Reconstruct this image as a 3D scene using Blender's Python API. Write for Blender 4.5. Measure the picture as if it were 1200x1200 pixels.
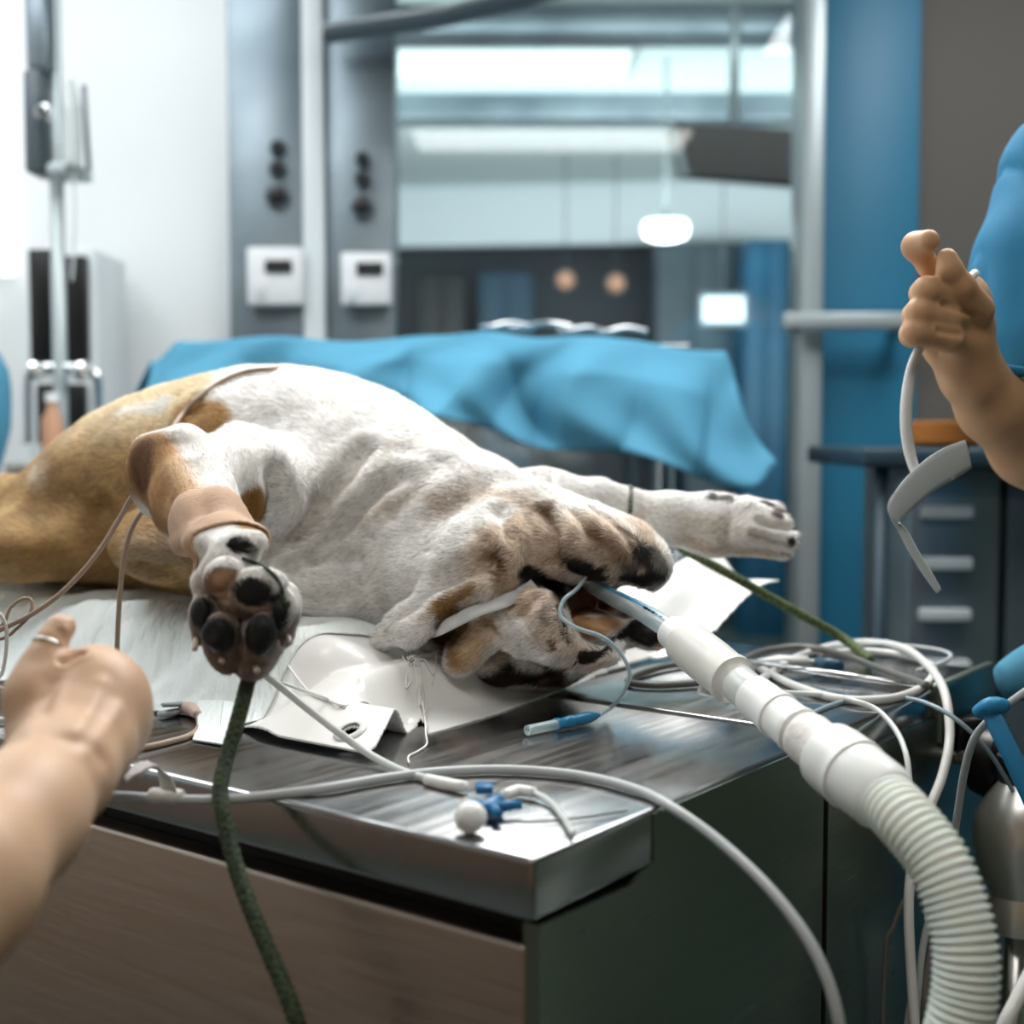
import bpy, bmesh, math, random
import numpy as np
from mathutils import Vector, Matrix
from mathutils.bvhtree import BVHTree

for o in list(bpy.data.objects): bpy.data.objects.remove(o)
SC = bpy.context.scene
COL = SC.collection
random.seed(4); RNG = np.random.default_rng(7)

# ------------------------------------------------------------------ camera
FPX = 1588.0
CAMZ = 1.20
PITCH = math.atan(90.0 / FPX)
cd = bpy.data.cameras.new('camera'); cam = bpy.data.objects.new('camera', cd); COL.objects.link(cam)
cd.sensor_width = 36; cd.lens = 36 * FPX / 1200
cam.location = (0, 0, CAMZ); cam.rotation_euler = (math.pi / 2 - PITCH, 0, 0)
cd.clip_start = .02
cd.dof.use_dof = True; cd.dof.focus_distance = 1.27; cd.dof.aperture_fstop = 3.2
SC.camera = cam

# ------------------------------------------------------------------ world, lights, exposure
SC.view_settings.view_transform = 'Standard'; SC.view_settings.look = 'None'
SC.view_settings.gamma = 1; SC.view_settings.use_curve_mapping = False
SC.view_settings.exposure = 0.42
W = bpy.data.worlds.new('world'); SC.world = W; W.use_nodes = True
bg = W.node_tree.nodes['Background']; bg.inputs[0].default_value = (.80, .90, 1.0, 1); bg.inputs[1].default_value = .36
def area(name, loc, target, sx, sy, power, col=(1, 1, 1)):
    l = bpy.data.lights.new(name, 'AREA'); l.shape = 'RECTANGLE'; l.size = sx; l.size_y = sy; l.energy = power; l.color = col
    o = bpy.data.objects.new(name, l); COL.objects.link(o); o.location = loc
    o.rotation_euler = (Vector(target) - Vector(loc)).to_track_quat('-Z', 'Y').to_euler()
    return o
area('surgical_lamp_light', (.2, 2.25, 2.45), (-.1, 1.6, 1.0), .8, .8, 25, (1, .98, .95))
area('ceiling_light_left', (-1.4, 1.9, 2.72), (-1.4, 1.9, 0), 1.2, .6, 19, (.95, .98, 1))
area('ceiling_light_front', (.2, .1, 2.72), (.2, .1, 0), 1.4, .5, 12, (1, .96, .91))
area('ceiling_light_back', (-1.2, 2.9, 2.72), (-1.2, 2.9, 0), 1.2, .5, 8, (.95, .98, 1))
area('fill_right', (1.3, 2.3, 2.72), (1.3, 2.3, 0), .6, 1.2, 22, (.95, .98, 1))  # added fill that brightens the blue door and the right side
area('soffit_fill', (.6, 4.15, 2.8), (.9, 8.6, 2.2), 3.0, .4, 45, (.93, .98, 1))  # added fill, out of view, brightens the soffit beyond the window
area('far_ceiling_fill', (1.0, 6.0, 1.7), (1.0, 7.2, 2.85), 5.0, .6, 95, (.93, .98, 1))  # added upward fill for the far ceiling, no fitting modelled

# ------------------------------------------------------------------ pixel / plane helpers (author positions in the photograph's frame)
CA, SA = math.cos(PITCH), math.sin(PITCH)
DSC = 1.0   # depth scale for the figure being authored
def P(px, py, d):
    d = d * DSC
    a = (px - 600) / FPX; b = (600 - py) / FPX
    y = CA + b * SA; z = -SA + b * CA
    s = d / y
    return Vector((a * s, d, CAMZ + z * s))
def T(px, py, z=.92):
    q = P(px, py, 1.0 / DSC); s = (z - CAMZ) / (q.z - CAMZ)
    return Vector((q.x * s, s, z))
def RP(rpx, d): return rpx * d * DSC / FPX
def DEP(pts): return [P(*p[:3]) for p in pts]
RX = Vector((.604, .797, 0)).normalized(); LY = Vector((-RX.y, RX.x, 0))
TC = T(624, 1007)
def TL(X, Y, z=0.0): return Vector((TC.x, TC.y, 0)) + RX * X + LY * Y + Vector((0, 0, z))
TROT = math.atan2(RX.y, RX.x)

# ------------------------------------------------------------------ object helpers
def lin(c):
    if isinstance(c, str): c = tuple(int(c[i:i + 2], 16) / 255 for i in (0, 2, 4))
    return tuple((v / 12.92 if v <= .04045 else ((v + .055) / 1.055) ** 2.4) for v in c[:3])
def tag(o, label=None, cat=None, group=None, kind=None):
    if label: o['label'] = label
    if cat: o['category'] = cat
    if group: o['group'] = group
    if kind: o['kind'] = kind
    return o
def empty(name, loc, rz=0.0, parent=None):
    o = bpy.data.objects.new(name, None); COL.objects.link(o)
    o.location = loc; o.rotation_euler = (0, 0, rz); o.empty_display_size = .05
    if parent: o.parent = parent
    return o
def wmat(o):
    m = Matrix.LocRotScale(o.location, o.rotation_euler, None)
    return wmat(o.parent) @ m if o.parent else m
def mesh_np(name, V, F, mat=None, parent=None, smooth=True, quads=None, origin=None):
    """V (n,3) world coordinates; F list of faces or int array (m,k)"""
    V = np.asarray([tuple(v) for v in V] if not isinstance(V, np.ndarray) else V, dtype=np.float64)
    me = bpy.data.meshes.new(name); o = bpy.data.objects.new(name, me); COL.objects.link(o)
    if parent:
        o.parent = parent; M = np.array(wmat(parent).inverted())
        V = V @ M[:3, :3].T + M[:3, 3]
    else:
        c = np.array([V[:, 0].mean(), V[:, 1].mean(), V[:, 2].min()]) if origin is None else np.array(origin)
        V = V - c; o.location = c
    if isinstance(F, np.ndarray):
        m, k = F.shape
        me.vertices.add(len(V)); me.vertices.foreach_set('co', V.astype(np.float32).ravel())
        me.loops.add(m * k); me.loops.foreach_set('vertex_index', F.astype(np.int32).ravel())
        me.polygons.add(m); me.polygons.foreach_set('loop_start', np.arange(0, m * k, k, dtype=np.int32))
        me.update(calc_edges=True)
    else:
        me.from_pydata([tuple(v) for v in V], [], F); me.update()
    if smooth: me.polygons.foreach_set('use_smooth', np.ones(len(me.polygons), dtype=bool))
    if mat: me.materials.append(mat)
    return o
def box(name, lo, hi, mat, parent=None, bevel=.0, seg=2, f=None, cut=None):
    """box in local frame lo..hi, mapped to the world by f (default identity)"""
    bm = bmesh.new(); bmesh.ops.create_cube(bm, size=1)
    lo, hi = Vector(lo), Vector(hi)
    for v in bm.verts: v.co = Vector([lo[i] + (v.co[i] + .5) * (hi[i] - lo[i]) for i in range(3)])
    if bevel > 0: bmesh.ops.bevel(bm, geom=bm.edges[:], offset=bevel, segments=seg, profile=.5, affect='EDGES')
    if f:
        for v in bm.verts: v.co = f(*v.co)
    bmesh.ops.recalc_face_normals(bm, faces=bm.faces)
    V = [v.co.copy() for v in bm.verts]; bm.verts.index_update(); F = [[v.index for v in fc.verts] for fc in bm.faces]
    bm.free()
    o = mesh_np(name, V, F, mat, parent, smooth=False)
    if bevel > 0:
        o.data.polygons.foreach_set('use_smooth', np.ones(len(o.data.polygons), dtype=bool))
        o.data.set_sharp_from_angle(angle=math.radians(50))
    return o
def prism(name, poly, a, b, mat, parent=None, f=None):
    """poly in (u,v); extruded from w=a to w=b; f(u,v,w) -> world"""
    n = len(poly); V = [f(u, v, a) for u, v in poly] + [f(u, v, b) for u, v in poly]
    F = [list(range(n))[::-1], [n + i for i in range(n)]] + [[i, (i + 1) % n, n + (i + 1) % n, n + i] for i in range(n)]
    return mesh_np(name, V, F, mat, parent, smooth=False)
def spline(pts, step=.006, closed=False):
    pts = [Vector(p) for p in pts]; n = len(pts); out = []
    rng = range(n if closed else n - 1)
    for i in rng:
        if closed: a, b, c, d = pts[i - 1], pts[i], pts[(i + 1) % n], pts[(i + 2) % n]
        else: a, b, c, d = pts[max(i - 1, 0)], pts[i], pts[i + 1], pts[min(i + 2, n - 1)]
        m = max(2, int((c - b).length / step))
        for k in range(m):
            t = k / m
            out.append(.5 * ((2 * b) + (c - a) * t + (2 * a - 5 * b + 4 * c - d) * t * t + (3 * b - a - 3 * c + d) * t ** 3))
    if not closed: out.append(pts[-1].copy())
    return out
def sweep(path, rad, n=12, closed=False, flat=1.0, up=None, cap=True):
    """returns V,F of a tube along path; rad scalar or list; flat squashes one axis"""
    m = len(path); V = []; F = []
    tang = []
    for i in range(m):
        a = path[(i - 1) % m] if (closed or i > 0) else path[i]
        b = path[(i + 1) % m] if (closed or i < m - 1) else path[i]
        t = (b - a); tang.append(t.normalized() if t.length > 1e-9 else Vector((0, 0, 1)))
    nrm = (Vector(up) if up else (Vector((0, 0, 1)) if abs(tang[0].z) < .9 else Vector((1, 0, 0))))
    nrm = (nrm - tang[0] * nrm.dot(tang[0])).normalized()
    for i in range(m):
        nrm = (nrm - tang[i] * nrm.dot(tang[i])).normalized(); bi = tang[i].cross(nrm)
        r = rad if isinstance(rad, (int, float)) else rad[i]
        for k in range(n):
            a = 2 * math.pi * k / n
            V.append(path[i] + nrm * (math.cos(a) * r * flat) + bi * (math.sin(a) * r))
    for i in range(m if closed else m - 1):
        j = (i + 1) % m
        for k in range(n): F.append([i * n + k, i * n + (k + 1) % n, j * n + (k + 1) % n, j * n + k])
    if cap and not closed:
        F.append(list(range(n))[::-1]); F.append([(m - 1) * n + k for k in range(n)])
    return V, F
def tube(name, pts, r, mat, parent=None, n=10, step=.006, closed=False, flat=1.0, up=None):
    path = spline(pts, step, closed)
    if not isinstance(r, (int, float)):   # radii given per control point
        R = []; m = len(pts)
        seglen = [(Vector(pts[i + 1]) - Vector(pts[i])).length for i in range(m - 1)]
        tot = 0; idx = []
        for i in range(m - 1):
            k = max(2, int(seglen[i] / step))
            R += [r[i] + (r[i + 1] - r[i]) * q / k for q in range(k)]
        R.append(r[-1]); r = R
    V, F = sweep(path, r, n, closed, flat, up)
    return mesh_np(name, V, F, mat, parent)
def lathe(name, prof, base, axis, mat, parent=None, n=28):
    """prof [(r,h)] about axis from base"""
    axis = Vector(axis).normalized(); u = axis.orthogonal().normalized(); v = axis.cross(u); V = []; F = []
    for r, h in prof:
        for k in range(n):
            a = 2 * math.pi * k / n
            V.append(Vector(base) + axis * h + (u * math.cos(a) + v * math.sin(a)) * max(r, 1e-5))
    for i in range(len(prof) - 1):
        for k in range(n): F.append([i * n + k, i * n + (k + 1) % n, (i + 1) * n + (k + 1) % n, (i + 1) * n + k])
    F.append(list(range(n))[::-1]); F.append([(len(prof) - 1) * n + k for k in range(n)])
    o = mesh_np(name, V, F, mat, parent); o.data.set_sharp_from_angle(angle=math.radians(40)); return o

# ------------------------------------------------------------------ numpy value noise
def vnoise(p, scale, seed=0):
    q = np.asarray(p, dtype=np.float64) * scale + seed * 17.31; i = np.floor(q).astype(np.int64); f = q - i; f = f * f * (3 - 2 * f)
    def h(a, b, c):
        n = (a * 374761393 + b * 668265263 + c * 2147483647 + seed * 974711) & 0xffffffff
        n = ((n ^ (n >> 13)) * 1274126177) & 0xffffffff
        return ((n ^ (n >> 16)) & 0xffff) / 65535.0
    r = 0
    for dx in (0, 1):
        for dy in (0, 1):
            for dz in (0, 1):
                w = (f[:, 0] if dx else 1 - f[:, 0]) * (f[:, 1] if dy else 1 - f[:, 1]) * (f[:, 2] if dz else 1 - f[:, 2])
                r = r + w * h(i[:, 0] + dx, i[:, 1] + dy, i[:, 2] + dz)
    return r * 2 - 1
def sstep(a, b, x):
    t = np.clip((x - a) / (b - a), 0, 1); return t * t * (3 - 2 * t)

# ------------------------------------------------------------------ signed distance modelling -> one continuous surface
class Field:
    def __init__(s, prims_bounds, h):
        lo, hi = prims_bounds; s.h = h; s.lo = np.array(lo, float)
        s.n = np.ceil((np.array(hi) - s.lo) / h).astype(int) + 1
        s.D = np.full(s.n, .2, np.float32)
    def _slice(s, lo, hi):
        a = np.maximum(np.floor((np.array(lo) - s.lo) / s.h).astype(int), 0); b = np.minimum(np.ceil((np.array(hi) - s.lo) / s.h).astype(int) + 1, s.n)
        if (b <= a).any(): return None
        g = [(s.lo[i] + np.arange(a[i], b[i]) * s.h).astype(np.float32) for i in range(3)]
        return (slice(a[0], b[0]), slice(a[1], b[1]), slice(a[2], b[2])), g[0][:, None, None], g[1][None, :, None], g[2][None, None, :]
    def _comb(s, sl, d, k, sub):
        D = s.D[sl]
        if sub:
            h = np.maximum(k - np.abs(D + d), 0) / k; s.D[sl] = np.maximum(D, -d) + h * h * k * .25
        else:
            h = np.maximum(k - np.abs(D - d), 0) / k; s.D[sl] = np.minimum(D, d) - h * h * k * .25
    def cone(s, a, b, ra, rb, k=.02, sub=False):
        m = max(ra, rb) + k + .02; lo = [min(a[i], b[i]) - m for i in range(3)]; hi = [max(a[i], b[i]) + m for i in range(3)]
        r = s._slice(lo, hi)
        if r is None: return
        sl, X, Y, Z = r; ba = [b[i] - a[i] for i in range(3)]; L = sum(v * v for v in ba) + 1e-12
        t = np.clip(((X - a[0]) * ba[0] + (Y - a[1]) * ba[1] + (Z - a[2]) * ba[2]) / L, 0, 1)
        d = np.sqrt((X - a[0] - ba[0] * t) ** 2 + (Y - a[1] - ba[1] * t) ** 2 + (Z - a[2] - ba[2] * t) ** 2) - (ra + (rb - ra) * t)
        s._comb(sl, d, k, sub)
    def chain(s, pts, k=.02, sub=False):
        """pts (px,py,depth,radius px)"""
        for p, q in zip(pts[:-1], pts[1:]): s.cone(P(*p[:3]), P(*q[:3]), RP(p[3], p[2]), RP(q[3], q[2]), k, sub)
    def ell(s, c, r, k=.02, sub=False, rot=None):
        m = max(r) + k + .02; o = s._slice([c[i] - m for i in range(3)], [c[i] + m for i in range(3)])
        if o is None: return
        sl, X, Y, Z = o; X = X - c[0]; Y = Y - c[1]; Z = Z - c[2]
        if rot is not None:
            R = np.array(rot.to_matrix() if hasattr(rot, 'to_matrix') else rot).T
            X, Y, Z = (R[0, 0] * X + R[0, 1] * Y + R[0, 2] * Z, R[1, 0] * X + R[1, 1] * Y + R[1, 2] * Z, R[2, 0] * X + R[2, 1] * Y + R[2, 2] * Z)
        k0 = np.sqrt((X / r[0]) ** 2 + (Y / r[1]) ** 2 + (Z / r[2]) ** 2); k1 = np.sqrt((X / r[0] ** 2) ** 2 + (Y / r[1] ** 2) ** 2 + (Z / r[2] ** 2) ** 2) + 1e-9
        s._comb(sl, k0 * (k0 - 1) / k1, k, sub)
    def pell(s, px, py, d, rx, ry, rd, k=.01, sub=False, roll=0.0, rot=None):
        """ellipsoid by pixel; rx, ry in px, rd depth radius in metres; roll in degrees (clockwise in the picture)"""
        R = Matrix.Rotation(math.radians(roll), 3, 'Y') if rot is None else rot
        s.ell(P(px, py, d), (RP(rx, d), rd, RP(ry, d)), k, sub, R)
    def mesh(s):
        D = s.D; S = D < 0
        c = np.zeros(tuple(s.n - 1), np.uint8)
        for a in (0, 1):
            for b in (0, 1):
                for e in (0, 1): c += S[a:s.n[0] - 1 + a, b:s.n[1] - 1 + b, e:s.n[2] - 1 + e]
        I, J, K = np.nonzero((c > 0) & (c < 8)); N = len(I)
        idx = np.full(tuple(s.n - 1), -1, np.int32); idx[I, J, K] = np.arange(N)
        acc = np.zeros((N, 3)); cnt = np.zeros(N)
        cr = [(a, b, e) for a in (0, 1) for b in (0, 1) for e in (0, 1)]
        val = {q: D[I + q[0], J + q[1], K + q[2]].astype(np.float64) for q in cr}
        for q in cr:
            for ax in range(3):
                if q[ax] == 0:
                    w = list(q); w[ax] = 1; w = tuple(w); v0, v1 = val[q], val[w]; m = (v0 < 0) != (v1 < 0)
                    t = np.where(m, v0 / np.where(m, v0 - v1, 1), 0)
                    for x in range(3): acc[:, x] += np.where(m, q[x] + (t if x == ax else 0), 0)
                    cnt += m
        V = s.lo + (np.stack([I, J, K], 1) + acc / cnt[:, None]) * s.h
        Fs = []
        for ax in range(3):
            sl0 = [slice(1, s.n[i] - 1) for i in range(3)]; sl0[ax] = slice(0, s.n[ax] - 1); sl1 = list(sl0); sl1[ax] = slice(1, s.n[ax])
            a = S[tuple(sl0)]; b = S[tuple(sl1)]; m = a != b; q = np.argwhere(m); fl = a[m]
            off = np.array([sl0[i].start for i in range(3)]); q = q + off; u, v = (ax + 1) % 3, (ax + 2) % 3
            du = np.zeros(3, int); du[u] = 1; dv = np.zeros(3, int); dv[v] = 1
            g = lambda w: idx[w[:, 0], w[:, 1], w[:, 2]]
            quad = np.stack([g(q - du - dv), g(q - dv), g(q), g(q - du)], 1)
            quad[~fl] = quad[~fl][:, ::-1]; Fs.append(quad)
        return V, np.concatenate(Fs)
def vnormals(V, F):
    n = np.cross(V[F[:, 2]] - V[F[:, 0]], V[F[:, 3]] - V[F[:, 1]]); N = np.zeros_like(V)
    for k in range(4): np.add.at(N, F[:, k], n)
    return N / (np.linalg.norm(N, axis=1)[:, None] + 1e-12)
def polydist(V, pts):
    """distance from each vertex to a 3D polyline"""
    best = np.full(len(V), 9.0)
    P3 = [np.array(p) for p in pts]
    if len(P3) == 1: return np.linalg.norm(V - P3[0], axis=1)
    for a, b in zip(P3[:-1], P3[1:]):
        ba = b - a; t = np.clip(((V - a) @ ba) / (ba @ ba + 1e-12), 0, 1); best = np.minimum(best, np.linalg.norm(V - a - t[:, None] * ba, axis=1))
    return best
def vcol(o, rgb, name='Col', extra=None):
    a = o.data.color_attributes.new(name, 'FLOAT_COLOR', 'POINT'); c = np.ones((len(rgb), 4), np.float32); c[:, :3] = rgb
    if extra is not None: c[:, 3] = extra
    a.data.foreach_set('color', c.ravel())

# ------------------------------------------------------------------ materials
def mat(name, col, rough=.5, metal=0.0, spec=.5, emit=None, es=1.0, trans=0.0, alpha=1.0, sss=0.0, ior=1.45, coat=0.0, sheen=0.0):
    m = bpy.data.materials.new(name); m.use_nodes = True; b = m.node_tree.nodes['Principled BSDF']; i = b.inputs
    i['Base Color'].default_value = (*lin(col), 1); i['Roughness'].default_value = rough; i['Metallic'].default_value = metal
    i['Specular IOR Level'].default_value = spec; i['IOR'].default_value = ior
    i['Transmission Weight'].default_value = trans; i['Alpha'].default_value = alpha
    i['Subsurface Weight'].default_value = sss; i['Subsurface Radius'].default_value = (1, .4, .25); i['Subsurface Scale'].default_value = .006
    i['Coat Weight'].default_value = coat; i['Sheen Weight'].default_value = sheen
    if emit: i['Emission Color'].default_value = (*lin(emit), 1); i['Emission Strength'].default_value = es
    return m
def nodes(m): return m.node_tree.nodes, m.node_tree.links, m.node_tree.nodes['Principled BSDF']
def add_noise_bump(m, scale=(200, 200, 200), strength=.2, dist=.001, detail=3, rough_var=None, col_var=None, ndim='Object'):
    N, L, b = nodes(m)
    tc = N.new('ShaderNodeTexCoord'); mp = N.new('ShaderNodeMapping'); mp.inputs['Scale'].default_value = scale
    nz = N.new('ShaderNodeTexNoise'); nz.inputs['Scale'].default_value = 1; nz.inputs['Detail'].default_value = detail
    L.new(tc.outputs[ndim], mp.inputs[0]); L.new(mp.outputs[0], nz.inputs['Vector'])
    if strength:
        bp = N.new('ShaderNodeBump'); bp.inputs['Strength'].default_value = strength; bp.inputs['Distance'].default_value = dist
        L.new(nz.outputs[0], bp.inputs['Height']); L.new(bp.outputs[0], b.inputs['Normal'])
    if rough_var:
        mr = N.new('ShaderNodeMapRange'); mr.inputs['From Min'].default_value = .3; mr.inputs['From Max'].default_value = .7
        mr.inputs['To Min'].default_value = rough_var[0]; mr.inputs['To Max'].default_value = rough_var[1]
        L.new(nz.outputs[0], mr.inputs[0]); L.new(mr.outputs[0], b.inputs['Roughness'])
    if col_var:
        cr = N.new('ShaderNodeValToRGB'); cr.color_ramp.elements[0].color = (*lin(col_var[0]), 1); cr.color_ramp.elements[1].color = (*lin(col_var[1]), 1)
        cr.color_ramp.elements[0].position = .35; cr.color_ramp.elements[1].position = .65
        L.new(nz.outputs[0], cr.inputs[0]); L.new(cr.outputs[0], b.inputs['Base Color'])
    return m
def attr_mat(name, rough=.7, sss=0.0, wet=False, bump=None, spec=.3, sheen=0.0):
    m = mat(name, 'ffffff', rough, sss=sss, spec=spec, sheen=sheen); N, L, b = nodes(m)
    a = N.new('ShaderNodeAttribute'); a.attribute_name = 'Col'; L.new(a.outputs['Color'], b.inputs['Base Color'])
    if wet: L.new(a.outputs['Alpha'], b.inputs['Roughness'])
    if bump:
        tc = N.new('ShaderNodeTexCoord'); nz = N.new('ShaderNodeTexNoise'); nz.inputs['Scale'].default_value = bump[0]; nz.inputs['Detail'].default_value = 4
        bp = N.new('ShaderNodeBump'); bp.inputs['Strength'].default_value = bump[1]; bp.inputs['Distance'].default_value = bump[2]
        L.new(tc.outputs['Object'], nz.inputs['Vector']); L.new(nz.outputs[0], bp.inputs['Height']); L.new(bp.outputs[0], b.inputs['Normal'])
    return m
# ================================================================== materials of the place
M = {}
M['steel'] = add_noise_bump(mat('brushed_steel', 'b9b8b4', .24, 1.0), (6, 260, 6), .06, .0006, 4, rough_var=(.16, .32))
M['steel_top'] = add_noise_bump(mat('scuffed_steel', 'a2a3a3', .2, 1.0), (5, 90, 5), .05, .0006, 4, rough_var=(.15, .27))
M['steel_side'] = add_noise_bump(mat('green_reflection_steel', '7c867a', .33, 1.0), (8, 8, 120), .04, .0006, 4, rough_var=(.27, .40))  # dark green reflection of the side panels tinted into the steel colour
M['steel_front'] = add_noise_bump(mat('warm_reflection_steel', 'b5a89d', .3, 1.0), (9, 9, 220), .10, .0005, 5, rough_var=(.30, .48))  # warm brown reflection of the front panel put into the base colour
M['chrome'] = mat('chrome', 'd8dadb', .12, 1.0)
M['black'] = mat('black_gap', '060606', .6)
M['floor'] = add_noise_bump(mat('dark_vinyl_floor', '5c6462', .35), (3, 3, 3), 0, .001, 3, col_var=('535b58', '687170'))
M['wall_white'] = mat('white_enamel_wall', 'e9edee', .35)
M['wall_grey'] = mat('taupe_wall', '5f5b57', .7)
M['wall_green'] = mat('dark_green_wall', '5d6c58', .6)
M['wall_beige'] = mat('warm_beige_wall', 'b59376', .7)
M['ceiling'] = mat('white_ceiling', 'e2e6e7', .8)
M['panel_steel'] = add_noise_bump(mat('grey_panel_steel', '7f8c94', .38, .75), (3, 3, 3), 0, .001, 2, col_var=('6d7a82', '8d9aa1'))
M['white_trim'] = mat('white_trim', 'd5dcde', .3)
M['post'] = mat('pale_grey_post', 'a9b3b5', .35, .3)
M['blue_panel'] = mat('blue_door_leaf', '2a7596', .45)
M['frame_dark'] = mat('dark_grey_frame', '4d585e', .4)
M['plastic_white'] = mat('white_plastic', 'e4e6e6', .4)
M['plastic_black'] = mat('black_plastic', '0c0d0e', .35)
M['drape'] = add_noise_bump(mat('blue_surgical_drape', '4d8aa6', .75, spec=.2), (30, 30, 30), .15, .004, 4)
M['lamp'] = mat('lit_lamp', 'ffffff', .5, emit='ffffff', es=6)
M['lamp_warm'] = mat('warm_indicator_lamp', 'b98a70', .5, emit='a27a66', es=.28)
M['glass'] = mat('window_glass', 'e8f4f4', .02, trans=1.0, ior=1.45)
M['soffit'] = mat('white_soffit', 'dfe6ea', .6)
M['far_dark'] = mat('dark_teal_cabinetry', '1f3440', .5)
M['far_ceiling'] = mat('pale_green_grey_ceiling', 'c6d2d2', .5)
M['screen_brown'] = mat('dark_brown_screen', '241f1c', .5)
M['rubber_dark'] = mat('dark_rubber', '14181a', .6)

# ================================================================== the setting
BW = 3.6     # back wall distance
def bp(px, y=BW): return (px - 600) / FPX * y
def bz(py, y=BW): return P(600, py, y).z
def struct(o): o['kind'] = 'structure'; return o
struct(box('floor', (-4, -2.2, -.05), (4, 10, 0), M['floor']))
struct(box('ceiling', (-4, -2.2, 2.8), (4, 3.8, 2.85), M['ceiling']))
struct(box('wall_left', (-2.45, -2.2, 0), (-2.35, 3.6, 2.8), M['wall_white']))
M['reflector'] = add_noise_bump(mat('warm_reflector_boards', 'a08c7c', .55), (1, 1, 1), .0, .002, 2, col_var=('94806f', 'ab9685'))  # unseen boards added to give the table's front panel a warm reflection
for k in range(6): struct(box('reflector_trim' + ('' if not k else '.%03d' % k), (-2.352, -2.1 + .95 * k, .0), (-2.32, -2.1 + .95 * k + .93, .95), M['reflector'], bevel=.006))
struct(box('wall_right', (2.5, -2.2, 0), (2.6, 10, 2.85), M['wall_green']))
struct(box('wall_front', (-4, -2.3, 0), (4, -2.2, 2.8), M['wall_beige']))
struct(box('wall_back', (-4, 3.62, 0), (bp(276), 3.75, 2.8), M['wall_white']))
struct(box('wall_back.001', (bp(1068), 3.60, 0), (2.5, 3.73, 2.8), M['wall_grey']))
# service columns of steel, with a white strip between
struct(box('trim_1', (bp(276), 3.55, 0), (bp(362), 3.68, 2.8), M['panel_steel'], bevel=.004))
struct(box('trim_2', (bp(362), 3.53, 0), (bp(386), 3.68, 2.8), M['white_trim'], bevel=.004))
struct(box('trim_3', (bp(386), 3.56, 0), (bp(466), 3.68, 2.8), M['panel_steel'], bevel=.004))
struct(box('trim_4', (bp(928), 3.50, 0), (bp(952), 3.66, 2.8), M['post'], bevel=.006))
# blue sliding door leaf with rail
dr = empty('door_1', (bp(1010), 3.6, 0)); struct(dr)
box('door_leaf', (bp(952), 3.58, 0), (bp(1069), 3.62, 2.7), M['blue_panel'], dr, bevel=.004)
box('push_rail', (bp(915, 3.45), 3.43, bz(386, 3.45)), (bp(1075, 3.45), 3.47, bz(366, 3.45)), M['post'], dr, bevel=.008)
for x in (bp(940, 3.45), bp(1062, 3.45)):
    box('rail_bracket', (x - .012, 3.45, bz(384, 3.45)), (x + .012, 3.60, bz(370, 3.45)), M['post'], dr)
# big internal window with the room beyond
wn = empty('window_1', (bp(700), 3.6, 0)); struct(wn)
box('window_frame', (bp(466), 3.56, 2.74), (bp(928), 3.64, 2.8), M['frame_dark'], wn)
box('window_sill', (bp(466), 3.56, .0), (bp(928), 3.64, .12), M['frame_dark'], wn)
box('window_pane', (bp(466), 3.598, .12), (bp(928), 3.604, 2.74), M['glass'], wn)
def soff(u, v, w): return Vector((u, 9.0 - .10 * (u - 0) + w, v))
struct(prism('wall_far', [(-4, 2.45), (4, 2.45), (4, 2.9), (-4, 2.9)], 0, .1, M['soffit'], f=soff))
struct(box('ceiling.001', (-4, 3.8, 2.84), (4, 9.4, 2.9), M['far_ceiling']))
struct(box('wall_far.001', (-4, 9.45, 0), (4, 9.55, 2.9), M['far_dark']))
struct(box('wall_far.002', (-2.6, 3.8, 0), (-2.5, 9.5, 2.9), M['soffit']))
# ================================================================== operating table
tb = empty('operating_table', TL(.46, .75, 0), TROT)
tag(tb, 'stainless steel operating table with split top and cabinet base under the dog', 'table')
TOPZ, LIP = .92, .0434
box('tabletop', (0, 0, TOPZ - LIP), (.461, 1.7, TOPZ), M['steel_top'], tb, bevel=.0045, seg=3, f=TL)
box('tabletop', (.473, 0, TOPZ - LIP), (.92, 1.7, TOPZ), M['steel_top'], tb, bevel=.0045, seg=3, f=TL)
box('tabletop_gap', (.459, .004, TOPZ - LIP), (.475, 1.69, TOPZ - .012), M['black'], tb, f=TL)
rim = box('raised_rim', (.745, -.010, TOPZ - .060), (.93, .004, TOPZ + .008), M['steel_side'], tb, bevel=.004, f=TL)
box('recess', (.03, .012, .3), (.9, 1.66, TOPZ - LIP), M['black'], tb, f=TL)
box('front_panel', (.004, .010, .30), (.03, 1.66, TOPZ - LIP - .0195), M['steel_front'], tb, bevel=.004, seg=3, f=TL)
def sidef(u, v, w): return TL(u, w, v)
prism('side_panel', [(.006, .25), (.456, .25), (.456, TOPZ - .0035), (.152, TOPZ - .0035), (.152, TOPZ - LIP + .004), (.12, TOPZ - LIP - .006), (.006, TOPZ - LIP - .003)], -.0015, .012, M['steel_side'], tb, f=sidef)
prism('side_panel', [(.462, .25), (.915, .25), (.915, TOPZ - .03), (.462, TOPZ - .03)], -.0035, .012, M['steel_side'], tb, f=sidef)
box('pedestal', (.2, .3, 0), (.72, 1.3, .3), M['steel_side'], tb, bevel=.01, f=TL)
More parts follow.
